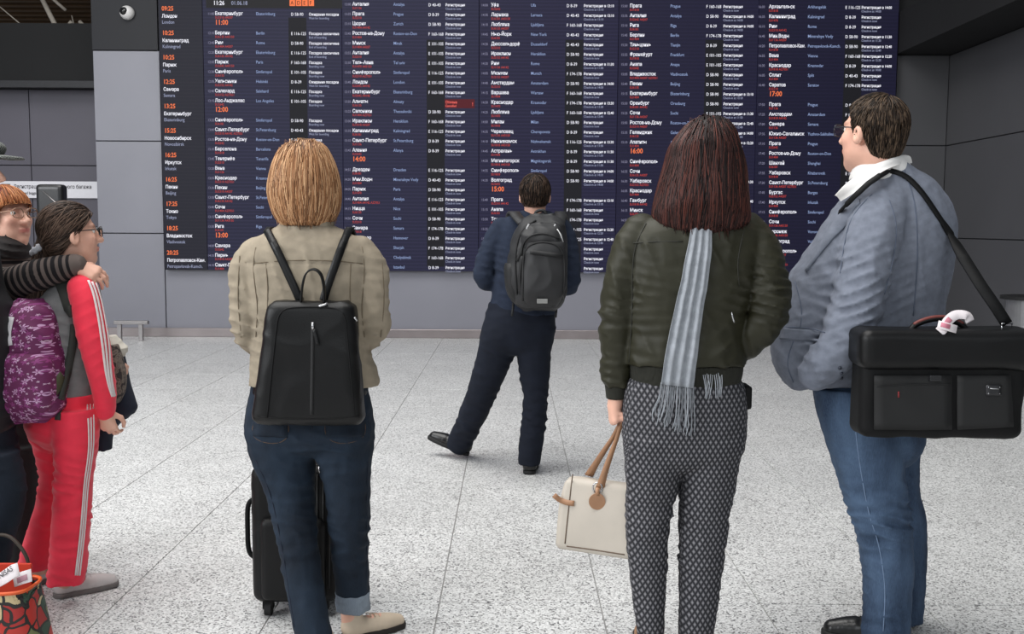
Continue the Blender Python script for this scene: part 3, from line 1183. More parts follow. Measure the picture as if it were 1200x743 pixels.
def strands_geo(s, starts, flow, K, step, rad, lift=.002, rise=0., seed=1, stop=None):
    """hair locks that run over a field: thin three-sided tapering tubes"""
    r = np.random.default_rng(seed)
    e = .002

    def grad(p):
        g = np.stack([s(p + np.eye(3)[i] * e) - s(p - np.eye(3)[i] * e) for i in range(3)], 1)
        return g / (np.linalg.norm(g, axis=1, keepdims=True) + 1e-9)
    p = starts.astype(np.float64)
    off = lift + r.random(len(p)) * lift * 1.5
    wob = r.normal(size=(len(p), 3)) * .10
    pts, nor = [], []
    for i in range(K):
        n = grad(p)
        p = p - n * (s(p) - off - rise * i)[:, None]
        pts.append(p)
        nor.append(n)
        t = flow(p, n) + wob
        t -= n * (t * n).sum(1, keepdims=True)
        ln = np.linalg.norm(t, axis=1, keepdims=True)
        t = t / (ln + 1e-6) * np.clip(ln * 3, 0, 1)
        mv = np.ones(len(p)) if stop is None else (~stop(p, n)).astype(float)
        p = p + t * step * mv[:, None]
    Pk = np.stack(pts, 1)
    N = np.stack(nor, 1)
    T = np.gradient(Pk, axis=1)
    T /= np.linalg.norm(T, axis=2, keepdims=True) + 1e-9
    Bn = np.cross(T, N)
    w = rad * (.7 + .6 * r.random(len(p)))[:, None] * np.array([.5] + [1.] * (K - 2) + [.12])[None, :]
    ring = [Pk + Bn * w[..., None], Pk + N * w[..., None] * .7, Pk - Bn * w[..., None]]
    V = np.stack(ring, 2).reshape(-1, 3)
    n_ = len(p)
    base = (np.arange(n_) * K * 3)[:, None] + np.arange(K - 1)[None] * 3
    F = []
    for j in range(3):
        j2 = (j + 1) % 3
        F.append(np.stack([base + j, base + j2, base + 3 + j2, base + 3 + j], -1).reshape(-1, 4))
    return V, np.concatenate(F), np.repeat(r.random(n_), K * 3), np.tile(np.repeat(np.linspace(0, 1, K), 3), n_)


def hair(root, s, h, pal, n, flow, K, step, rad, rise=0., seed=1, stop=None, groove=None, name='hair', tails=None):
    """a head of hair: the mass and the locks over it in ONE mesh; pal = dark, mid, light (0-255)"""
    s2 = s if groove is None else shaped(s, groove, .004)
    V, F = surface(s2, h)
    r = np.random.default_rng(seed)
    pal = [np.array(lin(c)) for c in pal]
    idx = r.choice(len(V), n)
    V2, F2, cr, tt = strands_geo(s, V[idx], flow, K, step, rad, .0015, rise, seed, stop)
    if tails is not None:
        cnt, zlim, ln = tails
        low = np.where(V[:, 2] < zlim)[0]
        p0 = V[r.choice(low, cnt)]
        tv = []
        for i, p in enumerate(p0):
            L = ln * (.4 + r.random())
            dx = r.normal(size=3) * np.array([.10, .08, 0]) * L
            tv.append(tube_geo(np.array([p + np.array([0, 0, .03]), p + dx * .3 - np.array([0, 0, L * .4]), p + dx - np.array([0, 0, L])]), [rad * .9, rad * .8, rad * .15], 3))
        Vt, Ft = merge(tv)
        Ft = np.array([f for f in Ft if len(f) == 4])
        V2, F2 = np.vstack([V2, Vt]), np.vstack([F2, Ft + len(V2)])
        cr = np.concatenate([cr, np.repeat(r.random(cnt) * .8, 9)])
    c1 = np.tile(pal[0] * .8 + pal[1] * .2, (len(V), 1))
    u = cr[:, None]
    c2 = np.where(u < .5, pal[0] + (pal[1] - pal[0]) * u * 2, pal[1] + (pal[2] - pal[1]) * (u - .5) * 2)
    return mesh_obj(name, np.vstack([V, V2]), np.vstack([F, F2 + len(V)]), M_HAIR, root, True, {'Col': np.vstack([c1, c2])})


def short_hair_field(thick=.010, line=None):
    line = line or ([-.13, -.08, -.045, -.015, .012, .035, .06, .085], [-.075, -.07, -.03, .03, -.005, .035, .075, .092])
    big = join(.03, grow(CRAN, thick), ellip((0, -.05, -.02), (.058 + thick * .5, .05 + thick * .5, .065)))

    def cut(P):
        return (np.interp(P[:, 1], *line) - P[:, 2]) * .75
    return keep(big, cut)


def short_hair(root, M, k, pal, n=2200, thick=.010, seed=1, line=None, length=5, sweep=(0, -.3, -1.0)):
    s = short_hair_field(thick, line)
    sw = moved(s, M, k)
    R = M[:3, :3]
    crown = to_world((0, -.05, .125), M, k)
    dn = R @ np.array(sweep)

    def flow(p, n_):
        v = p - crown
        v /= np.linalg.norm(v, axis=1, keepdims=True) + 1e-6
        return v * .9 + dn * .6
    return hair(root, sw, .006, pal, n, flow, length, .009, .0017, .0009, seed, groove=lambda P: .002 * perlin(P * 160))


def wrinkles(P, f, amp, seed=0, warp=.6):
    """soft ridged folds; f = frequency per axis"""
    Q = P * np.array(f, np.float32) + seed * 7.3
    w = perlin(P * 6 + seed) * warp
    a = perlin(Q + w[:, None])
    return 1.7 * amp * (1 - np.abs(a) * 2.6)


def creases(P, d, wave, amp, seed=0, bend=2.2, cover=.1):
    """sharp curved folds across direction d, broken up along their length"""
    d = np.array(d, np.float32)
    d /= np.linalg.norm(d)
    ph = P @ d * (math.pi / wave) + bend * perlin(P * 5.5 + seed * 3.1)
    v = (1 - np.abs(np.sin(ph))) ** 1.6
    mk = np.clip((perlin(P * 9 + seed * 5.7) + cover) * 3.2, 0, 1)
    return amp * (v - .25) * mk


def near(P, c, r):
    d = np.linalg.norm(P - np.array(c, np.float32), axis=1)
    return np.exp(-(d / r) ** 2)


def eyes(root, M, k):
    for q in (-1, 1):
        e = to_world((q * .032, .0708, .018), M, k)
        o = add(root, 'eye', ellip(e, np.array([.0125] * 3) * k), .003, M_EYE)
        add(o, 'iris', ellip(to_world((q * .032, .0788, .018), M, k), np.array([.0056] * 3) * k), .0018, M_IRIS)


def glasses(root, M, k, m, lens=None, full=True):
    rim = []
    for q in (-1, 1):
        a = np.linspace(0, 2 * math.pi, 18)
        ring = np.stack([q * .034 + .026 * np.sign(np.cos(a)) * np.abs(np.cos(a)) ** .7, np.full(18, .104) - .004 * np.abs(np.cos(a)), .014 + .019 * np.sign(np.sin(a)) * np.abs(np.sin(a)) ** .7], 1)
        rim.append(tube_geo(to_world(ring, M, k), .0019, 5))
        arm = smooth_pts([(q * .060, .100, .022), (q * .074, .06, .024), (q * .081, .0, .022), (q * .080, -.02, .008)], 5)
        rim.append(tube_geo(to_world(arm, M, k), .0020, 5))
    rim.append(tube_geo(to_world([(-.010, .106, .018), (0, .109, .021), (.010, .106, .018)], M, k), .0018, 5))
    V, F = merge(rim)
    g_ = mesh_obj('glasses', V, F, m, root)
    if lens is not None:
        for q in (-1, 1):
            a = np.linspace(0, 2 * math.pi, 18)[:-1]
            ring = np.stack([q * .034 + .025 * np.cos(a), np.full(17, .1035), .014 + .018 * np.sin(a)], 1)
            Vl = np.vstack([to_world(ring, M, k), to_world(ring - np.array([0, .0016, 0]), M, k)])
            mesh_obj('lens', Vl, [tuple(range(17)), tuple(range(17, 34))[::-1]] + [(i, 17 + i, 17 + (i + 1) % 17, (i + 1) % 17) for i in range(17)], lens, g_, smooth=False)
    return g_


def glass_mat():
    m, nt, b, new, link = new_mat('spectacle_lens')
    b.inputs['Transmission Weight'].default_value = 1
    b.inputs['Roughness'].default_value = .02
    b.inputs['IOR'].default_value = 1.1
    return m


M_LENS = glass_mat()


def body(root, s, h, M, k, extra=None):
    return add(root, 'body', s, h, M_SKIN, lambda P: {'Col': head_col(local(P, M, k))})


def sgn(n, f, s):
    return [(n, f, s)]


def denim(name, rgb, light, fade=.5, scale=9):
    m, nt, b, new, link = new_mat(name)
    tc = new('ShaderNodeTexCoord')
    mp = new('ShaderNodeMapping')
    mp.inputs['Scale'].default_value = (1, 1, .35)
    link(tc.outputs['Object'], mp.inputs[0])
    n = new('ShaderNodeTexNoise')
    n.inputs['Scale'].default_value = scale
    n.inputs['Detail'].default_value = 5
    link(mp.outputs[0], n.inputs['Vector'])
    mp2 = new('ShaderNodeMapping')
    mp2.inputs['Scale'].default_value = (420, 420, 60)
    link(tc.outputs['Object'], mp2.inputs[0])
    n2 = new('ShaderNodeTexNoise')
    n2.inputs['Scale'].default_value = 1
    n2.inputs['Detail'].default_value = 2
    link(mp2.outputs[0], n2.inputs['Vector'])
    ad = new('ShaderNodeMath')
    ad.operation = 'MULTIPLY_ADD'
    ad.inputs[1].default_value = .35
    link(n2.outputs['Fac'], ad.inputs[0])
    link(n.outputs['Fac'], ad.inputs[2])
    at_ = new('ShaderNodeAttribute')
    at_.attribute_name = 'wear'
    ad2 = new('ShaderNodeMath')
    ad2.operation = 'MULTIPLY_ADD'
    ad2.inputs[1].default_value = fade
    link(at_.outputs['Fac'], ad2.inputs[0])
    link(ad.outputs[0], ad2.inputs[2])
    c = ramp(new, link, ad2.outputs[0], [(.4, rgb), (1.05 if False else 1.0, light)])
    link(c, b.inputs['Base Color'])
    b.inputs['Roughness'].default_value = .85
    b.inputs['Specular IOR Level'].default_value = .25
    bp_ = new('ShaderNodeBump')
    bp_.inputs['Strength'].default_value = .25
    bp_.inputs['Distance'].default_value = .0015
    link(n2.outputs['Fac'], bp_.inputs['Height'])
    link(bp_.outputs[0], b.inputs['Normal'])
    return m


M_BLACKLEATHER = mat('black_leather', (9, 9, 10), .42, .15, 14, bump=.25, bscale=260, spec=.28)
M_BLACKNYLON = mat('black_nylon', (10, 10, 11), .6, .12, 20, bump=.25, bscale=700, spec=.2)
M_CHROME = mat('chrome', (190, 190, 192), .25, .03, 5, metal=.9)

# ================================================================== blonde woman
bY = 3.30
blonde = thing('person', 'woman with blonde bob in a khaki jacket and dark jeans, seen from behind', 'person', (at(365, 740, 3.25)[0], 3.25, 0))
M = head_frame(357, 214, bY + .02, (0.0, 1, .12))
torso = loft([(256, 341, 378, bY, .05), (263, 331, 388, bY, .07), (273, 312, 408, bY, .09), (286, 294, 427, bY, .108), (306, 287, 437, bY, .118), (340, 291, 436, bY, .122), (380, 296, 432, bY, .115),
              (410, 297, 432, bY, .110), (432, 295, 440, bY, .118), (449, 294, 444, bY, .122)], 2.4)
armL = [at(300, 299, bY), at(290, 318, bY - .01), at(290, 355, bY - .02), at(292, 388, bY - .01), at(308, 402, bY + .10), at(334, 404, bY + .21)]
armR = [at(421, 297, bY), at(434, 318, bY - .01), at(436, 350, bY - .02), at(437, 383, bY - .01), at(420, 400, bY + .10), at(392, 404, bY + .21)]
rad = [.052, .054, .049, .047, .041, .033]
aL, aR = chain(armL, rad), chain(armR, rad)
hips = loft([(444, 299, 431, bY, .098), (458, 295.5, 430, bY, .11), (480, 291, 435, bY, .122), (505, 289, 437, bY, .122), (518, 296, 432, bY, .105), (528, 325, 408, bY, .07), (533, 345, 388, bY, .03)], 2.4)
legL = loft([(500, 290, 368, bY, .11), (524, 291.5, 368, bY, .10), (545, 299, 367, bY, .092), (572, 311, 367, bY - .01, .083), (600, 319, 368, bY - .03, .074), (629, 326, 369.5, bY - .05, .068), (665, 333, 374, bY - .08, .068),
             (703, 340, 380, bY - .12, .064), (743, 346.5, 388, bY - .16, .055), (776, 350, 392, bY - .18, .055)], 2.1)
legR = loft([(500, 367, 437, bY, .11), (524, 368, 437, bY, .10), (550, 376, 433, bY, .09), (572, 382, 432.5, bY, .082), (607, 387, 431, bY, .074), (640, 390, 430, bY + .01, .068), (665, 392.5, 431, bY + .02, .066), (690, 395, 431.5, bY + .02, .062),
             (708, 396, 431, bY + .02, .058)], 2.1)
HL, HR = at(340, 404, bY + .22), at(388, 404, bY + .22)
hL = hand(frame(HL, None, (.75, .55, -.15), (-.2, .3, 1)), (35, 45, 25), .9, 1)
hR = hand(frame(HR, None, (-.75, .55, -.15), (.2, .3, 1)), (35, 45, 25), .9, -1)
neck = chain([M[:3, 3] + M[:3, :3] @ np.array([0, -.03, -.05]), at(358, 268, bY - .01)], [.05, .055], False)
footL, footR = at(372, 778, bY - .18), at(414, 728, bY + .02)
footL[2] = footR[2] = 0
feet = [chain([at(371, 760, bY - .18), footL + np.array([0, 0, .05]), footL + np.array([-.01, .1, .035])], [.036, .034, .03]), chain([at(414, 690, bY + .02), footR + np.array([0, 0, .05]), footR + np.array([.09, .06, .035])], [.036, .034, .03])]
bodyf = join(.02, moved(HEAD, M, .92), neck, grow(torso, -.016), grow(aL, -.014), grow(aR, -.014), grow(hips, -.014), grow(legL, -.012), grow(legR, -.012), hL, hR, *feet)
body(blonde, bodyf, .0062, M, .92)
eyes(blonde, M, .92)

M_KHAKI = mat('khaki_cotton', (147, 136, 119), .88, .10, 30, bump=.35, bscale=500, spec=.25)
M_KHAKI_SEAM = mat('khaki_seam', (106, 94, 77), .9, .1, 60)
el1, el2 = at(285, 385, bY - .03), at(445, 382, bY - .03)


def kfold(P):
    w = wrinkles(P, (9, 9, 26), .0035, 1) * (.35 + near(P, el1, .09) + near(P, el2, .09))
    w += wrinkles(P, (14, 5, 9), .003, 2) * .7
    w += creases(P, (.25, 0, 1), .035, .010, 71, 2.2, .25) * (.25 + near(P, el1, .10) + near(P, el2, .10)) + creases(P, (1, 0, .35), .05, .006, 72)
    seam = np.exp(-((P[:, 2] - zy) / .004) ** 2) * .003 * (P[:, 1] < bY) * (np.abs(P[:, 0] - at(361, 300, bY)[0]) < .19)
    return w - seam


zy = at(360, 309, bY - .11)[2]
collar = loft([(251, 334, 384, bY - .005, .062), (262, 329, 391, bY - .005, .072)], 2.2)
jk = join(.009, torso, grow(aL, .002), grow(aR, .002))
jk = shaped(join(.006, jk, collar), kfold, .01)
jacket = add(blonde, 'jacket', jk, .006, M_KHAKI)
for nm, px in [('seam', [(300, 290), (297, 310), (299, 335), (302, 360), (300, 395)]), ('seam', [(424, 289), (427, 310), (426, 335), (424, 360), (427, 395)]), ('seam', [(298, 309), (325, 306), (361, 305), (395, 306), (425, 309)]),
               ('seam', [(312, 309), (314, 345), (311, 400)]), ('seam', [(411, 309), (410, 345), (413, 400)]), ('seam', [(333, 259), (346, 262), (361, 263), (376, 262), (389, 260)]),
               ('seam', [(281, 300), (279, 350), (283, 395)]), ('seam', [(447, 300), (450, 350), (446, 395)])]:
    P_, N_ = lie([jacket], px, bY, .0012)
    tube(nm, P_, .0016, M_KHAKI_SEAM, jacket, 5)

M_DENIM_DARK = denim('dark_denim', (10, 14, 22), (32, 44, 58), .3)
kn1, kn2 = at(347, 640, bY - .1), at(410, 625, bY - .05)
ct = at(366, 530, bY - .08)


def jfold(P):
    w = wrinkles(P, (7, 7, 24), .005, 3, .8) * (.25 + .9 * near(P, kn1, .12) + .9 * near(P, kn2, .12) + .8 * near(P, ct, .12))
    w += creases(P, (.45, 0, 1), .048, .007, 73, 2.6, .15) * (.35 + .9 * near(P, kn1, .12) + .9 * near(P, kn2, .12) + .9 * near(P, ct, .13))
    return w + wrinkles(P, (22, 22, 12), .0016, 5)


def jwear(P):
    return {'wear': (.6 * near(P, at(330, 560, bY - .1), .13) + .6 * near(P, at(408, 560, bY - .1), .12) + .35 * near(P, at(330, 500, bY - .1), .1) + .3 * near(P, at(352, 700, bY - .15), .09)) + np.maximum(0, wrinkles(P, (7, 7, 24), 1., 3, .8)) * .25}


jeans = add(blonde, 'jeans', shaped(join(.012, hips, legL, legR), jfold, .008), .006, M_DENIM_DARK, jwear)
M_STITCH = mat('brown_stitching', (92, 70, 52), .9)
M_DENIM_SEAM = mat('denim_seam', (20, 28, 44), .9)
for px in ([(297, 497), (296, 512), (318, 520), (337, 514), (338, 496)], [(381, 496), (382, 512), (400, 520), (426, 513), (428, 497)]):
    P_, N_ = lie([jeans], px, bY, .0006, 5)
    tube('pocket_stitching', P_, .0011, M_STITCH, jeans, 4)
for q in ([(297, 494), (338, 494), (337, 513), (297, 511)], [(381, 494), (428, 494), (426, 511), (382, 513)]):
    patch('back_pocket', [jeans], q, bY, M_DENIM_DARK, jeans, .0022, 6)
for px in ([(366, 495), (366, 508), (367, 524)], [(300, 540), (317, 580), (330, 640), (345, 735)], [(431, 540), (430, 600), (430, 680)]):
    P_, N_ = lie([jeans], px, bY, .0004)
    tube('seam', P_, .0016, M_DENIM_SEAM, jeans, 5)
cuff = loft([(694, 394, 433, bY + .02, .066), (713, 395.5, 432.5, bY + .02, .063)], 2.1)
add(blonde, 'rolled_cuff', shaped(cuff, lambda P: wrinkles(P, (14, 14, 30), .003, 4), .005), .004, denim('pale_denim_inside', (88, 98, 112), (140, 150, 160), .2))
M_NUBUCK = mat('cream_nubuck', (206, 188, 166), .8, .08, 20, bump=.15, bscale=300)
shoe(blonde, footR + np.array([-.035, -.03, 0]), (.80, .60), .25, M_NUBUCK, M_SOLE, 'shoe', 0, False, mat('cream_lace', (190, 172, 150), .8))
shoe(blonde, footL + np.array([0, -.04, 0]), (-.06, 1), .25, M_NUBUCK, M_SOLE, 'shoe', 0, True)
belt = loft([(449, 297, 430, bY, .112), (462, 294, 431.5, bY, .117)], 2.4)
add(blonde, 'belt', belt, .006, M_BLACKLEATHER)

# hair: a bob cut level at the nape
bob = loft([(164, 350, 366, bY, .02), (169, 336, 378, bY, .055), (180, 326, 386, bY, .085), (200, 319, 394, bY, .108), (224, 315.5, 398, bY + .0, .115), (245, 320, 396.5, bY, .110), (257, 326, 391, bY, .098), (263, 331, 387, bY, .088)], 2.15)
face_gap = moved(ellip((0, .11, -.035), (.070, .095, .115)), M, .92)
bobs = carve(bob, face_gap, .01)
cr_ = at(357, 168, bY - .01)


def bobflow(p, n):
    v = p - cr_
    v[:, 2] -= .12
    v /= np.linalg.norm(v, axis=1, keepdims=True)
    return v * .5 + np.array([0, 0, -1.]) * .9 - np.array([1, 0, 0]) * ((p[:, 0] - cr_[0]) * 2.2 * (p[:, 2] < cr_[2] - .17))[:, None]


hair(blonde, bobs, .006, [(88, 56, 36), (158, 112, 76), (212, 172, 132)], 3000, bobflow, 13, .011, .0019, 0, 11, lambda p, n: n[:, 2] < -.75,
     groove=lambda P: .003 * perlin(np.stack([np.arctan2(P[:, 0] - cr_[0], P[:, 1] - cr_[1]) * 9, P[:, 2] * 2, P[:, 2] * 0], 1)), tails=(260, at(357, 247, bY)[2], .02))

# her leather backpack
pack_loc = at(362, 494, bY - .17)
pk = thing('backpack', 'black leather backpack with centre zip, worn by the blonde woman in khaki', 'backpack', pack_loc)
pY = bY - .168
bag = loft([(354, 322, 409, pY, .030), (358, 317, 415, pY, .042), (366, 314.5, 416.5, pY, .05), (400, 310, 419, pY, .056), (440, 305, 422, pY, .06), (480, 299.5, 425, pY, .062), (489, 299, 425.5, pY, .055), (494.5, 303, 422, pY, .04)], 4.5)
bag = shaped(bag, lambda P: wrinkles(P, (9, 9, 9), .003, 6), .006)
shell = add(pk, 'bag_body', bag, .006, M_BLACKLEATHER)
for px in ([(313, 490), (318, 440), (324, 385), (327, 366), (337, 361), (362, 360), (392, 361), (403, 366), (406, 385), (411, 440), (416, 489)],):
    P_, N_ = lie([shell], px, pY, .0008)
    tube('piping', P_, .0026, M_BLACKNYLON, pk, 6)
P_, N_ = lie([shell], [(303, 488), (330, 490.5), (362, 491), (395, 490.5), (421, 487)], pY, .0008)
tube('piping', P_, .0026, M_BLACKNYLON, pk, 6)
P_, N_ = lie([shell], [(366.5, 380), (366, 420), (365, 486)], pY, .0005)
band('front_zip', P_, N_, .010, .0022, mat('zip_tape', (14, 14, 15), .7), pk)
P_, N_ = lie([shell], [(366.5, 378), (367, 386)], pY, .003, 3)
zs = tube('zip_slider', P_, .0045, M_CHROME, pk, 6)
P_, N_ = lie([shell], [(368, 386), (371, 396), (373, 404)], pY, .004, 3)
band('zip_pull', P_, N_, .011, .003, M_BLACKLEATHER, pk)
P_, N_ = lie([shell], [(374, 360), (384, 357.5)], pY, .006, 3)
tube('zip_slider', P_, .004, M_CHROME, pk, 6)
P_, N_ = lie([shell], [(414, 372), (416.5, 376)], pY, .005, 2)
tube('zip_slider', P_, .0035, M_CHROME, pk, 6)
for px, fx in (([(352, 352), (345, 335), (333, 310), (322, 287), (314, 272)], -1), ([(379, 352), (384, 335), (393, 310), (401, 287), (407, 272)], 1)):
    P_, N_ = lie([jacket, shell], px, bY - .12, .004)
    top = P_[-1]
    fr, fn = [], []
    for dz, dx_ in ((-.012, .004), (-.06, .012), (-.12, .022), (-.19, .036), (-.26, .058)):
        fh = front_hit(jacket, top[0] + fx * dx_, top[2] + dz)
        if fh:
            fr.append(fh[0])
            fn.append(fh[1])
    fr.insert(0, (top + fr[0]) / 2 + np.array([0, 0, .012]))
    fn.insert(0, np.array([0, 0, 1.]))
    Q = resample(np.hstack([np.vstack([P_, fr]), np.vstack([N_, fn])]), .02)
    sb = band('shoulder_strap', Q[:, :3], Q[:, 3:], .026, .006, M_BLACKLEATHER, pk)
lp = smooth_pts([at(353, 356, pY - .02), at(355, 335, pY - .03), at(359, 321, pY - .035), at(367, 316, pY - .035), at(375, 321, pY - .035), at(379, 335, pY - .03), at(380, 356, pY - .02)], 6)
band('carry_loop', lp, np.tile([0.0, -.6, .8], (len(lp), 1)) * 0 + (lp - lp.mean(0)), .022, .004, M_BLACKLEATHER, pk)

# her cabin suitcase
sY = 3.60
c0, c1 = at(294, 548, sY - .1), at(393, 548, sY - .1)
sx0, sx1 = c0[0], c1[0]
sz1 = c0[2]
sc_ = thing('suitcase', 'black soft cabin suitcase on wheels, standing in front of the blonde woman', 'suitcase', ((sx0 + sx1) / 2, sY, 0))
M_CASE = mat('suitcase_fabric', (12, 12, 13), .5, .15, 12, bump=.3, bscale=600, spec=.25)
case = add(sc_, 'case_body', shaped(rbox(((sx0 + sx1) / 2, sY, (sz1 + .055) / 2), ((sx1 - sx0) / 2, .11, (sz1 - .055) / 2), .035), lambda P: wrinkles(P, (6, 6, 6), .004, 9), .008), .008, M_CASE)
for yy in (-.075, .075):
    q = [(sx0 + .0, sY + yy, z) for z in np.linspace(.1, sz1 - .05, 8)] + [(sx0 + .012, sY + yy, sz1 - .012), (sx0 + .045, sY + yy, sz1)] + [(x, sY + yy, sz1 + .001) for x in np.linspace(sx0 + .06, sx1 - .06, 5)] + [(sx1 - .012, sY + yy, sz1 - .012)] + [(sx1, sY + yy, z) for z in np.linspace(sz1 - .05, .1, 8)]
    tube('piping', q, .006, M_BLACKLEATHER, sc_, 6)
add(sc_, 'front_pocket', rbox(((sx0 + sx1) / 2, sY - .115, .22), ((sx1 - sx0) / 2 - .035, .028, .15), .025), .008, M_CASE)
q = smooth_pts([(sx0 - .002, sY - .03, .42), (sx0 - .03, sY - .03, .39), (sx0 - .034, sY - .03, .30), (sx0 - .03, sY - .03, .22), (sx0 - .002, sY - .03, .19)], 5)
tube('side_handle', q, .009, M_BLACKNYLON, sc_, 8)
for x in (sx0 + .05, sx1 - .05):
    for yy in (-.08, .08):
        V, F = cyl_geo((0, 0), .024, .024, -.012, .012, 20)
        V = V[:, [2, 1, 0]] + np.array([x, sY + yy, .0245])
        mesh_obj('wheel', V, F, M_BLACK, sc_, smooth=False)
        box('wheel_fork', (x - .02, sY + yy - .014, .026), (x + .02, sY + yy + .014, .075), M_BLACKNYLON, sc_, .004)
for x in ((sx0 + sx1) / 2 - .06, (sx0 + sx1) / 2 + .085):
    tube('handle_rod', [(x, sY + .06, sz1 - .05), (x, sY + .06, sz1 + .40)], .007, M_CHROME, sc_, 10)
tube('handle_grip', [((sx0 + sx1) / 2 - .07, sY + .06, sz1 + .405), ((sx0 + sx1) / 2 + .095, sY + .06, sz1 + .405)], .013, M_BLACKNYLON, sc_, 10)
q = [at(373.5, 547, sY - .12), at(374.5, 551, sY - .125), at(376, 556, sY - .122)]
tube('zip_pull', q, .004, M_CHROME, sc_, 6)  # small chrome piece put in for the glint by the handle pole
for x in (372, 379, 386):
    q = [at(x, 556, sY - .113), at(x, 620, sY - .118), at(x - .5, 690, sY - .115)]
    tube('case_rib', q, .004, M_BLACKLEATHER, sc_, 6)

# ================================================================== woman with dark red-brown hair
dY = 3.18
dark = thing('person', 'woman with long dark auburn hair in an olive bomber jacket and patterned trousers', 'person', (at(792, 760, dY)[0], dY, 0))
M = head_frame(826, 190, dY + .03, (.12, 1, .13), (.05, 0, 1))
torso = loft([(243, 806, 850, dY, .05), (250, 780, 860, dY, .07), (258, 757, 879, dY, .088), (272, 742, 890, dY, .11), (295, 735, 891, dY, .124), (330, 733, 884, dY, .13), (360, 735, 873, dY, .128), (390, 735, 868, dY, .126),
              (415, 734, 872, dY, .135), (432, 735, 872, dY, .13), (450, 738, 866, dY, .118)], 2.4)
armL = [at(752, 272, dY), at(740, 292, dY - .01), at(727, 340, dY - .02), at(722, 400, dY + .0), at(722, 440, dY + .01), at(722, 466, dY + .01)]
radL = [.056, .057, .053, .046, .042, .035]
armR = [at(876, 272, dY), at(890, 292, dY - .02), at(897, 325, dY - .04), at(901, 352, dY - .05), at(894, 378, dY - .04), at(876, 400, dY - .02), at(858, 416, dY + .02)]
radR = [.056, .060, .060, .060, .055, .048, .038]
aL, aR = chain(armL, radL), chain(armR, radR)
hips = loft([(440, 739, 864, dY, .108), (452, 733, 871, dY, .12), (480, 730, 874, dY, .13), (510, 731, 872, dY, .13), (530, 737, 866, dY, .115), (546, 760, 835, dY, .075), (553, 782, 812, dY, .03)], 2.4)
legL = loft([(510, 731, 798, dY, .12), (540, 732.5, 797, dY, .105), (572, 734, 792, dY, .092), (594, 734.5, 787, dY, .085), (637, 735, 782, dY, .074), (681, 739, 779, dY, .068), (724, 745, 778, dY - .01, .062), (748, 748, 777, dY - .01, .055), (775, 752, 776, dY, .05)], 2.1)
legR = loft([(510, 798, 872, dY, .12), (540, 797.5, 865, dY, .105), (572, 797, 860, dY, .093), (594, 797.5, 855, dY, .085), (637, 797, 849, dY, .074), (681, 797, 844, dY, .068), (724, 796, 838, dY - .01, .062), (748, 796, 834, dY - .01, .055), (775, 798, 830, dY, .05)], 2.1)
hpos = at(720.5, 466, dY + .02)
HM = frame(hpos, None, (-.02, .05, -1), (-1, -.1, 0))
hL = hand(HM, (78, 88, 60), .93, 1, .5)
hpR = at(862, 414, dY + .03)
hR = hand(frame(hpR, None, (-.7, .5, -.5), (0, -1, -.3)), (20, 20, 10), .9, -1)
neck = chain([M[:3, 3] + M[:3, :3] @ np.array([0, -.03, -.05]), at(826, 262, dY - .01)], [.05, .056], False)
footL, footR = at(764, 778, dY), at(815, 778, dY)
footL[2] = footR[2] = 0
feet = [chain([at(764, 760, dY), f_ + np.array([0, 0, .05]), f_ + np.array([sx, .12, .03])], [.034, .034, .028]) for f_, sx in ((footL, -.01), (footR, .03))]
feet[1] = chain([at(815, 760, dY), footR + np.array([0, 0, .05]), footR + np.array([.03, .12, .03])], [.034, .034, .028])
bodyf = join(.02, moved(HEAD, M, .93), neck, grow(torso, -.018), grow(aL, -.016), grow(aR, -.018), grow(hips, -.014), grow(legL, -.012), grow(legR, -.012), hL, hR, *feet)
body(dark, bodyf, .0055, M, .93)
eyes(dark, M, .93)

M_OLIVE = mat('olive_nylon', (40, 39, 26), .52, .10, 14, bump=.2, bscale=420, spec=.28)
M_RIB = mat('olive_knit_rib', (30, 30, 22), .9, .12, 60, bump=.5, bscale=300)
eL, eR = at(722, 375, dY), at(902, 352, dY - .05)
sh = at(880, 300, dY - .05)


def ofold(P):
    w = wrinkles(P, (8, 8, 30), .006, 11, .7) * (.2 + 1.0 * near(P, eL, .12) + 1.2 * near(P, eR, .12) + .6 * near(P, at(722, 440, dY), .08))
    w += creases(P, (.25, 0, 1), .030, .011, 81, 2.0) * (.12 + 1.0 * near(P, eL, .13) + 1.1 * near(P, eR, .14) + .5 * near(P, at(722, 440, dY), .08))
    w += creases(P, (1, 0, .5), .06, .008, 82) * .8 + creases(P, (-.6, 0, 1), .05, .008, 83) * near(P, at(856, 400, dY - .1), .11)
    w += wrinkles(P, (16, 6, 8), .004, 12, .6) * .6 + .006 * near(P, at(850, 398, dY - .12), .05)
    return w


jk = shaped(join(.008, keep(torso, lambda P, z=at(800, 428, dY - .1)[2]: z - P[:, 2]), keep(aL, lambda P, z=at(722, 452, dY)[2]: z - P[:, 2]), aR), ofold, .012)
jacket2 = add(dark, 'bomber_jacket', jk, .006, M_OLIVE)


def ribs(P, f=420):
    return .0016 * np.sin(np.arctan2(P[:, 1] - dY, P[:, 0] - at(801, 440, dY)[0]) * 130)


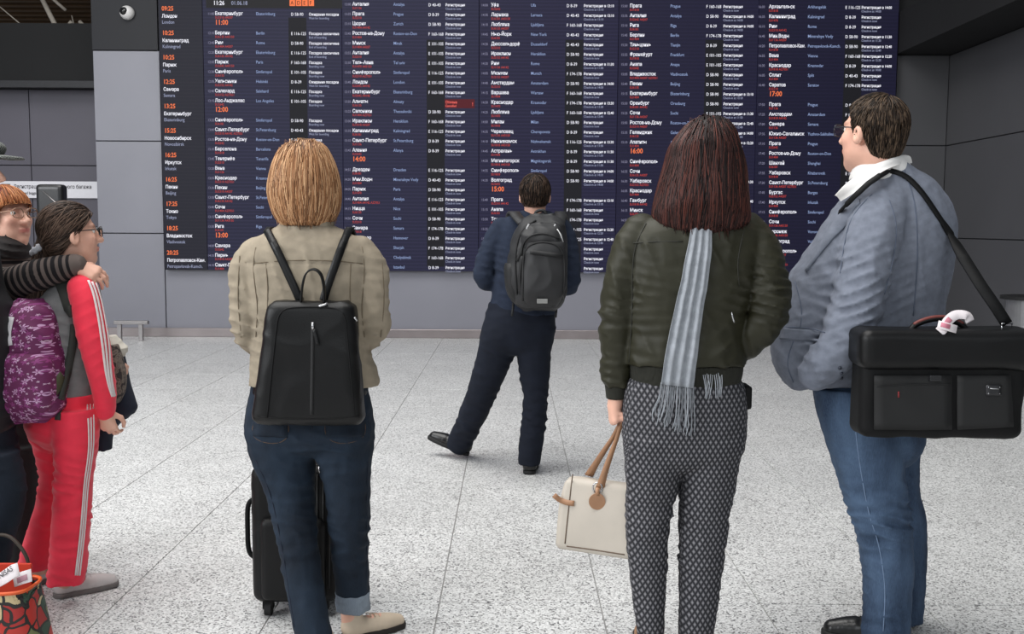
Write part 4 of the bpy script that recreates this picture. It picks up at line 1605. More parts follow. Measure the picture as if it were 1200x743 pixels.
hem = loft([(424, 736, 870, dY, .127), (436, 737, 869, dY, .124), (452, 739, 865, dY, .116)], 2.4)
add(dark, 'hem_band', shaped(hem, ribs, .003), .0045, M_RIB)
cf = keep(grow(chain(armL, radL), -.003), lambda P, z=at(722, 450, dY)[2], z2=at(722, 468, dY)[2]: np.maximum(P[:, 2] - z, z2 - P[:, 2]))
add(dark, 'cuff', cf, .0045, M_RIB)
M_OSEAM = mat('olive_seam', (34, 34, 26), .7)
for px in ([(757, 262), (744, 290), (741, 320), (741, 360), (739, 400), (737, 425)], [(874, 262), (868, 285), (864, 310), (866, 335)], [(742, 285), (770, 283), (800, 283)]):
    P_, N_ = lie([jacket2], px, dY, .0012)
    tube('seam', P_, .0018, M_OSEAM, jacket2, 5)
P_, N_ = lie([jacket2], [(857, 366), (860, 378)], dY, .001, 3)
tube('pocket_zip', P_, .003, M_CHROME, jacket2, 5)

# trousers woven in small diamonds
m, nt, b, new, link = new_mat('diamond_jacquard')
au, av = new('ShaderNodeAttribute'), new('ShaderNodeAttribute')
au.attribute_name, av.attribute_name = 'pu', 'pv'


def fold_tri(src, period):
    a = new('ShaderNodeMath')
    a.operation = 'PINGPONG'
    a.inputs[1].default_value = period / 2
    link(src, a.inputs[0])
    c_ = new('ShaderNodeMath')
    c_.operation = 'DIVIDE'
    c_.inputs[1].default_value = period / 2
    link(a.outputs[0], c_.inputs[0])
    return c_.outputs[0]


tu, tv = fold_tri(au.outputs['Fac'], .0168), fold_tri(av.outputs['Fac'], .028)
sm = new('ShaderNodeMath')
sm.operation = 'ADD'
link(tu, sm.inputs[0])
link(tv, sm.inputs[1])
col = ramp(new, link, sm.outputs[0], [(0, (146, 144, 148)), (.2, (106, 105, 109)), (.36, (54, 54, 58)), (.5, (36, 36, 39)), (.64, (54, 54, 58)), (.8, (106, 105, 109)), (1, (146, 144, 148))], 'LINEAR')
# the ramp runs over 0..1, the sum over 0..2
hf = new('ShaderNodeMath')
hf.operation = 'MULTIPLY'
hf.inputs[1].default_value = .5
link(sm.outputs[0], hf.inputs[0])
rampnode = [n for n in nt.nodes if n.type == 'VALTORGB'][0]
link(hf.outputs[0], rampnode.inputs[0])
link(col, b.inputs['Base Color'])
b.inputs['Roughness'].default_value = .9
b.inputs['Specular IOR Level'].default_value = .2
M_JACQ = m
xm = at(797, 600, dY)[0]


def tr_uv(P):
    zc = at(797, 545, dY)[2]
    lx = np.where(P[:, 0] < xm, at(760, 600, dY)[0], at(828, 600, dY)[0])
    w = np.clip((P[:, 2] - zc) / .08, 0, 1)
    cx = lx * (1 - w) + xm * w
    # arc length around, seam on the far side
    ang = np.arctan2(P[:, 0] - cx, -(P[:, 1] - dY))
    r_ = .085 * (1 - w) + .15 * w
    # below the crotch: around each leg; above: by place on the back
    return {'pu': np.where(np.abs(ang) > 1.2, ang * r_ + 0 * cx, (P[:, 0]) * 1.0), 'pv': P[:, 2] + 0 * r_}


k1, k2, cro = at(762, 640, dY - .05), at(822, 640, dY - .05), at(797, 550, dY - .1)
trf = lambda P: creases(P, (.4, 0, 1), .034, .006, 84) * (.3 + near(P, k1, .16) + near(P, k2, .16) + near(P, cro, .15)) + wrinkles(P, (7, 7, 20), .004, 14, .7) * (.35 + .8 * near(P, k1, .14) + .8 * near(P, k2, .14) + .8 * near(P, cro, .14))
add(dark, 'trousers', shaped(join(.012, hips, legL, legR), trf, .008), .006, M_JACQ, tr_uv)
M_TANSHOE = mat('tan_leather', (150, 108, 72), .5, .1, 20)
shoe(dark, footL + np.array([0, -.05, 0]), (-.08, 1), .25, M_TANSHOE, M_SOLE)
shoe(dark, footR + np.array([0, -.05, 0]), (.22, 1), .25, M_TANSHOE, M_SOLE)
add(dark, 'phone_pouch', rbox(at(873, 464, dY), (.014, .045, .038), .010), .004, M_BLACKNYLON)

# hair
dh = loft([(136, 824, 840, dY + .01, .02), (141, 812, 851, dY + .01, .058), (152, 800, 860, dY + .01, .09), (172, 786, 866, dY + .0, .115), (195, 779, 872, dY - .0, .124), (220, 772, 874, dY - .01, .128), (240, 767, 876, dY - .02, .122), (256, 766, 877, dY - .03, .10),
           (268, 775, 868, dY - .05, .07), (276, 792, 846, dY - .06, .045)], 2.2)
dhs = carve(dh, moved(ellip((0, .115, -.04), (.070, .10, .125)), M, .93), .01)
cr2 = at(832, 140, dY + .02)


def longflow(p, n):
    v = p - cr2
    v[:, 2] -= .10
    v /= np.linalg.norm(v, axis=1, keepdims=True)
    return v * .45 + np.array([-.04, 0, -1.]) * 1.0


hair(dark, dhs, .006, [(17, 11, 11), (42, 23, 21), (92, 50, 42)], 3600, longflow, 16, .012, .0020, 0.0, 21, lambda p, n: n[:, 2] < -.8,
     groove=lambda P: .004 * perlin(np.stack([np.arctan2(P[:, 0] - cr2[0], P[:, 1] - cr2[1]) * 7, P[:, 2] * 3, P[:, 2] * 0], 1)), tails=(420, at(826, 252, dY)[2], .035))

# scarf hanging down her back
M_SCARF = mat('pale_blue_scarf', (150, 154, 160), .92, .14, 40, bump=.3, bscale=350, spec=.2)
dsf = [(823, 258), (820, 285), (815, 320), (806, 365), (799, 410), (793, 452)]
P_, N_ = lie([jacket2], dsf, dY - .13, .006, 6)
w_ = np.interp(np.linspace(0, 1, len(P_)), [0, .2, .5, .8, 1], [.058, .075, .085, .098, .10])
nC = 26
rows = []
for i in range(len(P_)):
    T = P_[min(i + 1, len(P_) - 1)] - P_[max(i - 1, 0)]
    T /= np.linalg.norm(T)
    nn = np.array([0, -1., .1])
    sd = np.cross(nn, T)
    sd /= np.linalg.norm(sd)
    for j in range(nC):
        u = j / (nC - 1) - .5
        dep = .004 + .012 * (.5 + .5 * math.sin(u * 21 + .35 * math.sin(i * .21) + 1.0)) * (.35 + .65 * min(1, i / 8))
        rows.append(P_[i] + sd * u * w_[i] + nn * dep)
rows = np.array(rows)
K = len(rows)
V = np.vstack([rows, rows + np.array([0, .006, 0])])
F = []
nr = len(P_)
for i in range(nr - 1):
    for j in range(nC - 1):
        a = i * nC + j
        F.append((a, a + 1, a + nC + 1, a + nC))
        F.append((K + a, K + a + nC, K + a + nC + 1, K + a + 1))
for i in range(nr - 1):
    for j in (0, nC - 1):
        a = i * nC + j
        F.append((a, a + nC, K + a + nC, K + a) if j == 0 else (a, K + a, K + a + nC, a + nC))
for j in range(nC - 1):
    for i in (0, nr - 1):
        a = i * nC + j
        F.append((a, K + a, K + a + 1, a + 1) if i == 0 else (a, a + 1, K + a + 1, K + a))
scarf = mesh_obj('scarf', V, F, M_SCARF, dark)
fr = []
rs = random.Random(3)
for j in range(34):
    u = j / 33
    p = rows[(nr - 1) * nC + int(u * (nC - 1))]
    L = .09 + .04 * rs.random() + .05 * u * .5
    dx = -.012 + .03 * (u - .5) + rs.uniform(-.008, .008)
    fr.append(tube_geo(smooth_pts([p + np.array([0, .003, .005]), p + np.array([dx * .3, -.006, -L * .4]), p + np.array([dx * .8 + rs.uniform(-.006, .006), -.004, -L * .75]), p + np.array([dx, 0, -L])], 4), .0012, 4))
V, F = merge(fr)
tag(mesh_obj('fringe', V, F, M_SCARF, scarf), kind='stuff')
fr = []
for j in range(11):
    p = at(824 + j * 2.2, 440 + rs.uniform(-3, 1), dY - .135)
    L = .055 + .03 * rs.random()
    dx = rs.uniform(-.012, .012)
    fr.append(tube_geo(smooth_pts([p, p + np.array([dx * .4, -.012, -L * .4]), p + np.array([dx, -.008, -L])], 4), .0012, 4))
V, F = merge(fr)
tag(mesh_obj('fringe', V, F, M_SCARF, scarf), kind='stuff')

# her handbag
M_CREAM = mat('cream_leather', (184, 175, 163), .5, .04, 12, bump=.15, bscale=240)
M_TAN = mat('tan_strap', (156, 116, 86), .5, .1, 16, bump=.1, bscale=200)
gY = dY + .07
hb = thing('handbag', 'cream leather handbag with tan handles held in the left hand of the auburn-haired woman', 'handbag', (at(697, 645, gY)[0], gY, at(697, 647, gY)[2]))
cA, cB, cC, cD = [at(*q, gY) for q in ((672, 556), (742, 568), (744, 650), (660, 637))]
# body: a tapered block, its long axis running right and slightly toward the lens
ex = np.array([1.0, -.28, 0])
ex /= np.linalg.norm(ex)
ctr = at(702, 603, gY + .02)
hw, hh = .125, .118


def bagf(P):
    q = (P - ctr)
    u = q @ ex
    w = q @ np.array([ex[1], -ex[0], 0]) * -1
    z = q[:, 2] + .10 * u * .6
    t = np.clip((z + hh) / (2 * hh), 0, 1)
    half_u = hw + .010 * (1 - t) - .018 * np.clip(t - .6, 0, 1)
    half_w = .072 - .045 * t + .01 * np.sin(t * 3)
    a = np.stack([np.abs(u) - half_u + .02, np.abs(w) - half_w + .02, np.abs(z) - hh + .02], 1)
    d = np.sqrt((np.maximum(a, 0) ** 2).sum(1)) + np.minimum(a.max(1), 0) - .02
    fold = .014 * np.exp(-((u + hw) / .03) ** 2 - (w / .02) ** 2) * (.3 + t)
    return d * .85 + fold


hbody = add(hb, 'bag_body', S(bagf, ctr - .24, ctr + .24), .005, M_CREAM)
P_, N_ = lie([hbody], [(671, 556), (667, 590), (662, 637)], gY, .0006, 5)
tube('edge_piping', P_, .0022, mat('piping_brown', (96, 80, 66), .6), hb, 5)
P_, N_ = lie([hbody], [(664, 640), (690, 643.5), (732, 650)], gY, .0006, 5)
tube('edge_piping', P_, .0022, mat('piping_brown', (96, 80, 66), .6), hb, 5)
P_, N_ = lie([hbody], [(649, 580), (655, 585), (664, 589), (673, 590)], gY, .002, 3)
band('side_strap', P_, N_, .018, .004, M_TAN, hb)
ring = hit([hbody], 700, 571, gY)[0] + np.array([0, -.008, 0])
a = np.linspace(0, 2 * math.pi, 21)
tube('ring', np.stack([ring[0] + .015 * np.cos(a), np.full(21, ring[1]), ring[2] + .018 * np.sin(a)], 1), .0028, M_CHROME, hb, 6)
c_ = hit([hbody], 699.5, 587, gY)[0]
V, F = cyl_geo((0, 0), .027, .027, -.003, .003, 28)
V = V[:, [0, 2, 1]] * np.array([1, -1, 1]) + c_ + np.array([0, -.007, 0])
mesh_obj('round_tag', V, F, M_TAN, hb, smooth=False)
band('tag_strap', np.array([ring + np.array([0, -.004, .002]), c_ + np.array([0, -.009, .02])]), np.array([[0, -1., 0]] * 2), .014, .003, M_TAN, hb)
grip = HM[:3, 3] + HM[:3, :3] @ np.array([0, .078, -.030])
for foot, lat in (((691, 556), .028), ((703, 566), -.012)):
    p0 = hit([hbody], foot[0], foot[1] + 6, gY)[0] if lat < 0 else at(690, 557, gY + .05)
    pts = smooth_pts([p0, p0 * .66 + grip * .34 + np.array([-.004, 0, -.004]), p0 * .28 + grip * .72 + np.array([-.003, 0, -.004]), grip + np.array([0, lat * .35, -.002]), grip + np.array([.035, lat * .35, -.03]), ctr + ex * .115 + np.array([0, lat * 1.2, hh * .86])], 6)
    T = np.gradient(pts, axis=0)
    T /= np.linalg.norm(T, axis=1, keepdims=True)
    nn = np.cross(T, np.array([.55, .85, 0]))
    nn = np.cross(np.array([.2, -1, 0])[None], T)
    nn = np.cross(T, nn)
    wd = np.interp(np.linspace(0, 1, len(pts)), [0, .15, .4, 1], [.030, .022, .014, .014])
    band('handle', pts, nn, wd, .0045, M_TAN, hb)

# ================================================================== man in the blue-grey jacket
mY = 3.34
man = thing('person', 'man in blue-grey blazer and jeans with glasses, looking left at the board', 'person', (at(1045, 760, mY)[0], mY, 0))
M = head_frame(1021, 160, mY - .0, (-.58, .80, .10))
torso = loft([(188, 1028, 1056, mY, .06), (197, 1020, 1068, mY, .075), (208, 1009, 1087, mY, .095), (222, 997, 1100, mY, .115), (250, 976, 1115, mY, .135), (280, 957, 1116.5, mY, .145), (317, 933, 1112, mY, .148), (345, 922, 1106, mY, .148), (371, 914, 1103, mY, .146),
              (403, 909, 1096, mY, .142), (428, 911, 1088, mY, .138), (446, 920, 1076, mY, .13)], 2.2)
armL = [at(1034, 246, mY - .07), at(1024, 272, mY - .11), at(1013, 315, mY - .15), at(1003, 360, mY - .175), at(990, 396, mY - .19), at(973, 420, mY - .18), at(957, 437, mY - .14)]
radL = [.082, .086, .079, .073, .068, .059, .050]
armR = [at(1078, 250, mY + .09), at(1076, 300, mY + .14), at(1060, 380, mY + .17), at(1000, 420, mY + .22)]
radR = [.07, .07, .06, .048]
aL, aR = chain(armL, radL), chain(armR, radR)
hips = loft([(420, 953, 1078, mY, .12), (450, 955, 1080, mY, .135), (490, 962, 1081, mY, .135), (520, 972, 1078, mY, .12), (540, 985, 1066, mY, .08), (550, 1000, 1052, mY, .04)], 2.4)
legL = loft([(455, 955, 1052, mY - .05, .105), (492, 962, 1055, mY - .05, .105), (543, 978, 1056, mY - .05, .098), (585, 992, 1060, mY - .05, .086), (621, 1005, 1065, mY - .05, .077), (658, 1011, 1068, mY - .05, .074), (700, 1014, 1067, mY - .05, .066), (734, 1012, 1064, mY - .05, .064), (746, 1012, 1063, mY - .05, .064)], 2.1)
legR = loft([(455, 990, 1080, mY + .09, .105), (511, 1000, 1077, mY + .09, .10), (561, 1012, 1074, mY + .09, .088), (608, 1024, 1082.5, mY + .09, .078), (640, 1028, 1084, mY + .09, .075), (677, 1030, 1082.5, mY + .09, .07), (716, 1030, 1080, mY + .09, .064), (727, 1030, 1079, mY + .09, .06)], 2.1)
hL = hand(frame(at(960, 428, mY - .06), None, (-.3, .5, -.5), (-.5, -.8, 0)), (25, 30, 15), .9, 1)
hR = hand(frame(at(998, 424, mY + .22), None, (-.8, .3, -.5), (-.2, .9, 0)), (25, 30, 15), .9, -1)
neck = chain([M[:3, 3] + M[:3, :3] @ np.array([0, -.03, -.05]), at(1034, 215, mY)], [.062, .070], False)
footL, footR = ground(1034, 752), ground(1056, 730)
feet = [chain([at(1038, 722, mY - .05), footL + np.array([0, 0, .05]), footL + np.array([-.12, .04, .035])], [.042, .04, .03]), chain([at(1056, 710, mY + .09), footR + np.array([0, 0, .05]), footR + np.array([-.02, .10, .035])], [.042, .04, .03])]
bodyf = join(.02, moved(HEAD, M, 1.0), neck, grow(torso, -.02), grow(aL, -.018), grow(aR, -.016), grow(hips, -.014), grow(legL, -.012), grow(legR, -.012), hL, hR, *feet)
body(man, bodyf, .0058, M, 1.0)
eyes(man, M, 1.0)
glasses(man, M, 1.02, mat('glasses_steel', (60, 62, 68), .3, .02, metal=.7), M_LENS)
short_hair(man, M, 1.0, [(22, 17, 13), (52, 40, 31), (100, 82, 66)], 3800, .009, 31, ([-.13, -.08, -.045, -.015, .012, .030, .05, .075], [-.080, -.075, -.045, .03, .006, .060, .092, .105]), 5, (0, -.3, -1.0))

M_BLAZER = mat('blue_grey_chambray', (112, 117, 129), .88, .12, 46, bump=.4, bscale=520, spec=.2)
M_BLSEAM = mat('blazer_seam', (84, 92, 108), .9)
mel, mpo, mba = at(996, 385, mY - .2), at(950, 430, mY - .1), at(1085, 330, mY - .1)


def bfold(P):
    w = wrinkles(P, (8, 8, 26), .006, 41, .8) * (.15 + 1.2 * near(P, mel, .13) + .7 * near(P, at(1012, 320, mY - .15), .12))
    w += creases(P, (-.45, 0, 1), .032, .010, 91, 1.8, .2) * (.1 + 1.2 * near(P, mel, .15) + .9 * near(P, at(1012, 320, mY - .15), .12)) + creases(P, (1, 0, .3), .06, .007, 92) * .7
    w += creases(P, (.8, 0, 1), .04, .008, 93) * near(P, at(945, 400, mY - .12), .12)
    w += wrinkles(P, (12, 12, 7), .005, 42, .7) * (.5 + .6 * near(P, mpo, .12))
    return w


front = chain([at(945, 330, mY + .02), at(930, 375, mY + .0), at(927, 420, mY - .02), at(938, 440, mY - .04)], [.05, .055, .055, .045])
bl = shaped(join(.008, join(.03, torso, front), aL, aR), bfold, .012)
blazer = add(man, 'blazer', bl, .0062, M_BLAZER)
for px in ([(1022, 228), (1010, 240), (997, 258), (990, 285), (985, 320)], [(1042, 235), (1050, 262), (1047, 300), (1036, 345)], [(1060, 200), (1072, 240), (1075, 300), (1070, 370)], [(922, 384), (935, 383), (960, 387), (967, 390)]):
    P_, N_ = lie([blazer], px, mY - .15, .0012)
    tube('seam', P_, .0018, M_BLSEAM, blazer, 5)
patch('pocket_flap', [blazer], [(917, 384), (962, 388), (958, 400), (914, 397)], mY - .15, M_BLAZER, blazer, .005)
for px in ([(932, 330), (940, 362), (938, 384)], [(930, 400), (922, 425), (930, 448)]):
    P_, N_ = lie([blazer], px, mY - .1, .0012)
    tube('seam', P_, .0018, M_BLSEAM, blazer, 5)
P_, N_ = lie([blazer], [(1008, 236), (994, 250), (980, 268), (962, 292), (945, 318)], mY - .1, .002, 5)
band('lapel', P_, N_, np.interp(np.linspace(0, 1, len(P_)), [0, .3, 1], [.03, .055, .008]), .005, M_BLAZER, blazer)
for q in ((984, 431), (986, 437), (986, 443)):
    p, n_ = hit([blazer], *q, mY - .15)
    tube('button', [p, p + n_ * .004], .006, mat('button_navy', (52, 56, 68), .4), blazer, 8)
# lapel and white collar
P_, N_ = lie([blazer], [(1012, 216), (992, 232), (976, 252), (958, 278)], mY, .003, 5)
M_SHIRT = mat('white_shirt', (222, 220, 218), .85, .03, 40, bump=.2, bscale=500)
P0 = np.array([at(*q) for q in ((979, 231, mY - .01), (990, 219, mY - .06), (1004, 208, mY - .09), (1022, 196, mY - .10), (1040, 189, mY - .085), (1054, 184, mY - .05), (1062, 184, mY + .0), (1055, 184, mY + .06), (1030, 190, mY + .11), (1000, 205, mY + .10))])
P1 = np.array([at(*q) for q in ((986, 238, mY - .03), (1000, 229, mY - .095), (1014, 218, mY - .12), (1028, 207, mY - .13), (1042, 199, mY - .115), (1058, 194, mY - .065), (1068, 193, mY + .0), (1060, 194, mY + .08), (1032, 200, mY + .14), (996, 218, mY + .13))])
a0, a1 = smooth_pts(P0, 5), smooth_pts(P1, 5)
cen = at(1026, 205, mY)
nC = len(a0)
lay = []
for t in (0, .25, .5, .75, 1):
    r_ = a0 * (1 - t) + a1 * t
    o_ = r_ - cen
    o_[:, 2] = .25
    o_ /= np.linalg.norm(o_, axis=1, keepdims=True)
    lay.append(r_ + o_ * (.008 * math.sin(math.pi * t) + .006))
lay_in = [l - (l - cen) / np.linalg.norm(l - cen, axis=1, keepdims=True) * .006 for l in lay]
V = np.vstack(lay + lay_in)
F = []
nl = len(lay)
for i in range(nl - 1):
    for j in range(nC - 1):
        a = i * nC + j
        F.append((a, a + 1, a + nC + 1, a + nC))
        b_ = a + nl * nC
        F.append((b_, b_ + nC, b_ + nC + 1, b_ + 1))
for j in range(nC - 1):
    for i in (0, nl - 1):
        a, b_ = i * nC + j, (nl + i) * nC + j
        F.append((a, b_, b_ + 1, a + 1))
mesh_obj('shirt_collar', V, F, M_SHIRT, man)
cap_ = loft([(184, 1016, 1058, mY, .065), (196, 1002, 1066, mY, .085), (212, 996, 1070, mY, .095)], 2.2)
add(man, 'collar_stand', cap_, .006, M_SHIRT)

M_DENIM_BLUE = denim('blue_denim', (18, 30, 50), (80, 100, 126), .45)
mk = at(1003, 610, mY - .1)
mk2 = at(1060, 600, mY - .1)


def mfold(P):
    return creases(P, (.3, 0, 1), .032, .009, 94) * (.2 + near(P, mk, .13) + near(P, mk2, .12) + .8 * near(P, at(1035, 720, mY - .1), .08)) + wrinkles(P, (7, 7, 26), .006, 44, .8) * (.2 + 1.1 * near(P, mk, .1) + .9 * near(P, mk2, .1) + .6 * near(P, at(1030, 730, mY - .1), .08)) + wrinkles(P, (18, 18, 9), .002, 45)


def mwear(P):
    return {'wear': .55 * near(P, at(985, 545, mY - .14), .10) + .5 * near(P, at(1000, 600, mY - .14), .07) + .35 * near(P, at(1035, 660, mY - .12), .10) + .25 * near(P, at(1000, 500, mY - .14), .08) + np.maximum(0, wrinkles(P, (7, 7, 26), 1., 44, .8)) * .3 * near(P, mk, .14)}


jeans2 = add(man, 'jeans', shaped(join(.012, hips, legL, legR), mfold, .008), .006, M_DENIM_BLUE, mwear)
P_, N_ = lie([jeans2], [(998, 462), (1007, 540), (1018, 600), (1030, 640), (1037, 690), (1035, 740)], mY, .0004)
tube('seam', P_, .0018, mat('jeans_seam', (110, 130, 158), .9), jeans2, 5)
M_BLACKSHOE = mat('polished_black_leather', (13, 13, 14), .32, .1, 10, spec=.5)
M_SOLE2 = mat('black_sole', (16, 16, 17), .7)
shoe(man, footL + np.array([.09, -.02, 0]), (-.97, .22), .30, M_BLACKSHOE, M_SOLE2, laces=mat('black_lace', (14, 14, 14), .7))
shoe(man, footR + np.array([.03, -.04, 0]), (-.25, .97), .30, M_BLACKSHOE, M_SOLE2)

# his briefcase
qY = mY - .30
bc = thing('briefcase', 'black nylon messenger briefcase hanging at the back of the man in the blazer', 'briefcase', at(1098, 509, qY))
ends = at(1003, 450, qY), at(1192, 448, qY)
cx = (ends[0][0] + ends[1][0]) / 2
zt_, zb_ = at(1098, 388, qY)[2], at(1098, 509, qY)[2]
bw = (ends[1][0] - ends[0][0]) / 2
bodyb = add(bc, 'bag_body', shaped(rbox((cx, qY, (zt_ + zb_) / 2), (bw, .06, (zt_ - zb_) / 2), .028), lambda P: wrinkles(P, (5, 5, 5), .004, 51), .008), .006, M_BLACKNYLON)
flapc = rbox((cx + .006, qY - .012, (zt_ + at(1098, 430, qY)[2]) / 2 + .006), (bw + .018, .075, (zt_ - at(1098, 430, qY)[2]) / 2 + .004), .03)
flap = add(bc, 'flap', shaped(flapc, lambda P: wrinkles(P, (4, 4, 6), .003, 52), .006), .006, M_BLACKLEATHER)
M_BLK2 = mat('black_nylon_pocket', (12, 12, 13), .7, .1, 20, bump=.2, bscale=700)
patch('front_pocket', [bodyb], [(1024, 440), (1114, 440), (1114, 503), (1024, 503)], qY, M_BLK2, bc, .009)
patch('front_pocket', [bodyb], [(1121, 440), (1183, 440), (1186, 500), (1121, 503)], qY, M_BLK2, bc, .009)
pl = patch('name_plate', [bodyb], [(1154, 450.5), (1171, 450.5), (1171, 463), (1154, 463)], qY, mat('plate_gunmetal', (58, 58, 60), .35, .05, metal=.7), bc, .013, 4)
for q in ((1156, 453), (1169, 453), (1156, 460.5), (1169, 460.5)):
    p = hit([bodyb], *q, qY)[0] + np.array([0, -.0135, 0])
    tube('rivet', [p, p + np.array([0, -.0015, 0])], .0016, M_CHROME, bc, 6)
P_, N_ = lie([bodyb], [(1158, 454.5), (1168, 454.5)], qY, .0137, 3)
band('plate_line', P_, N_, .003, .0006, M_CHROME, bc)
patch('red_tab', [bodyb], [(1051, 458), (1053, 458), (1053, 465), (1051, 465)], qY, mat('red_tab', (120, 30, 34), .7), bc, .011, 2)
P_, N_ = lie([bodyb], [(1026, 452), (1060, 450), (1112, 450)], qY, .010, 5)
tube('pocket_zip', P_, .002, M_BLACK, bc, 5)
box('buckle', tuple(at(1090, 444, qY - .085) - np.array([.0, 0, .008])), tuple(at(1104, 444, qY - .085) + np.array([.0, .02, .010])), mat('buckle_black', (30, 30, 32), .3), bc, .003)
hp = smooth_pts([at(1066, 388, qY - .01), at(1074, 380, qY - .01), at(1092, 374, qY - .01), at(1110, 374, qY - .01), at(1126, 380, qY - .01), at(1134, 388, qY - .01)], 6)
tube('carry_handle', hp, .009, M_BLACKLEATHER, bc, 8)
tube('handle_lining', hp[4:26] - np.array([0, .003, -.0055]), .0055, mat('handle_red_brown', (108, 48, 42), .5), bc, 8)
# airline tag looped on the handle
M_TAGW = mat('tag_white', (222, 214, 216), .6, .03, 20)
M_TAGP = mat('tag_pink', (196, 120, 136), .6, .05, 20)
tg = smooth_pts([at(1101, 389, qY - .075), at(1106, 384, qY - .07), at(1112, 375, qY - .035), at(1121, 369, qY - .02), at(1133, 370, qY - .02), at(1137, 377, qY - .02)], 6)
nn = np.tile([0, -1., .5], (len(tg), 1))
tagb = band('baggage_tag', tg, nn, .030, .0012, M_TAGW, bc)
band('tag_print', tg[6:14] + np.array([0, -.0022, .001]), nn[6:14], .016, .0006, M_TAGP, bc)
tag2 = np.array([at(1099, 380, qY - .08), at(1110, 383, qY - .082), at(1121, 386, qY - .08)])
band('baggage_tag', tag2, np.tile([0, -1., .2], (3, 1)), .024, .0012, M_TAGW, bc)
band('tag_print', tag2[:2] + np.array([.008, -.0022, 0]), np.tile([0, -1., .2], (2, 1)), .014, .0006, M_TAGP, bc)
# shoulder strap
sp_px = [(1043, 201), (1060, 206), (1078, 224), (1096, 250), (1112, 274)]
P_, N_ = lie([blazer], sp_px, mY - .1, .004, 7)
front_ = np.array([at(983, 250, mY - .04), at(992, 240, mY - .095), at(1004, 228, mY - .125), at(1018, 215, mY - .14), at(1031, 206, mY - .14)])
fnn = np.array([[-.6, -.5, .5], [-.3, -.8, .6], [-.2, -.8, .7], [-.1, -.8, .7], [0, -.8, .7]])
tail = np.array([at(1128, 300, mY - .20), at(1150, 335, qY + .03), at(1166, 358, qY), at(1180, 380, qY - .01)])
Q = resample(np.hstack([np.vstack([front_, P_, tail]), np.vstack([fnn, N_, np.tile([-.2, -.9, .3], (4, 1))])]), .02)
band('shoulder_strap', Q[:, :3], Q[:, 3:], np.interp(np.linspace(0, 1, len(Q)), [0, .45, .72, .78, 1], [.020, .018, .018, .036, .036]), .004, M_BLACKNYLON, bc)
q = at(1180, 379, qY - .01)
tube('strap_hook', [q + np.array([-.016, 0, 0]), q + np.array([.016, 0, 0]), q + np.array([.014, 0, -.025]), q + np.array([-.014, 0, -.025]), q + np.array([-.016, 0, 0])], .003, M_CHROME, bc, 6)

# ================================================================== man with the grey backpack, walking
wY = 5.65
walk = thing('person', 'dark-haired man in navy clothes stepping left near the board, seen from behind', 'person', (at(620, 551, wY)[0], wY, 0))
M = head_frame(627, 232, wY, (.05, 1, .10))
torso = loft([(247, 612, 643, wY, .05), (252, 600, 653, wY, .07), (258, 590, 662, wY, .09), (270, 583, 664, wY, .11), (300, 580, 660, wY, .125), (335, 578, 656, wY, .122), (368, 573, 652, wY, .12)], 2.4)
armL = [at(588, 268, wY), at(580, 282, wY), at(568, 312, wY - .02), at(569, 328, wY - .01), at(582, 331, wY + .12), at(600, 326, wY + .24)]
armR = [at(656, 268, wY), at(663, 282, wY), at(668, 310, wY - .02), at(668, 332, wY - .01), at(660, 336, wY + .12), at(640, 330, wY + .24)]
rad = [.062, .062, .054, .050, .043, .035]
aL, aR = chain(armL, rad), chain(armR, rad)
hips = loft([(355, 573, 651, wY, .11), (372, 569, 650.5, wY, .125), (395, 566, 648, wY, .125), (407, 572, 642, wY, .105), (414, 590, 622, wY, .06)], 2.4)
legR = loft([(385, 603, 650, wY, .11), (406, 605, 646, wY, .10), (438, 609, 643.5, wY, .085), (460, 613, 641.5, wY, .074), (480, 614, 640, wY, .07), (503, 611, 638, wY, .07), (525, 608.5, 635, wY, .068), (543, 608, 632, wY, .066)], 2.1)
lp = [at(588, 392, wY), at(577, 425, wY + .05), at(564, 462, wY + .14), at(550, 495, wY + .26), at(538, 519, wY + .36)]
legL = chain(lp, [.115, .096, .082, .074, .070])
hL = hand(frame(at(600, 326, wY + .24), None, (.8, .5, .2), (-.2, .5, .8)), (50, 60, 30), .95, 1)
hR = hand(frame(at(640, 330, wY + .24), None, (-.8, .5, .2), (.2, .5, .8)), (50, 60, 30), .95, -1)
neck = chain([M[:3, 3] + M[:3, :3] @ np.array([0, -.03, -.05]), at(627, 258, wY)], [.058, .062], False)
footR = at(620, 551, wY)
footR[2] = 0
heelL = at(546, 527, wY + .38)
heelL[2] = 0
feet = [chain([at(619, 535, wY), footR + np.array([0, 0, .05]), footR + np.array([.01, .12, .035])], [.04, .04, .03]), chain([lp[-1], heelL + np.array([-.02, .03, .06]), heelL + np.array([-.13, .05, .10])], [.045, .04, .03])]
bodyf = join(.02, moved(HEAD, M, .97), neck, grow(torso, -.02), grow(aL, -.018), grow(aR, -.018), grow(hips, -.014), grow(legL, -.016), grow(legR, -.014), hL, hR, *feet)
body(walk, bodyf, .0085, M, .97)
eyes(walk, M, .97)
short_hair(walk, M, 1.0, [(20, 15, 13), (44, 33, 27), (84, 66, 54)], 1800, .009, 33, ([-.13, -.08, -.045, -.015, .012, .035, .06, .085], [-.035, -.032, -.012, .040, .008, .04, .08, .095]))
M_NAVYKNIT = mat('navy_knit', (36, 43, 58), .92, .15, 30, bump=.4, bscale=200, spec=.2)
w1, w2 = at(566, 318, wY), at(670, 325, wY)
add(walk, 'sweater', shaped(join(.02, torso, aL, aR, loft([(250, 610, 645, wY, .062), (257, 600, 655, wY, .08)])), lambda P: creases(P, (.2, 0, 1), .04, .012, 96) * (.3 + near(P, w1, .12) + near(P, w2, .12)) + wrinkles(P, (7, 7, 20), .006, 61) * (.3 + near(P, w1, .12) + near(P, w2, .12)), .01), .0085, M_NAVYKNIT)
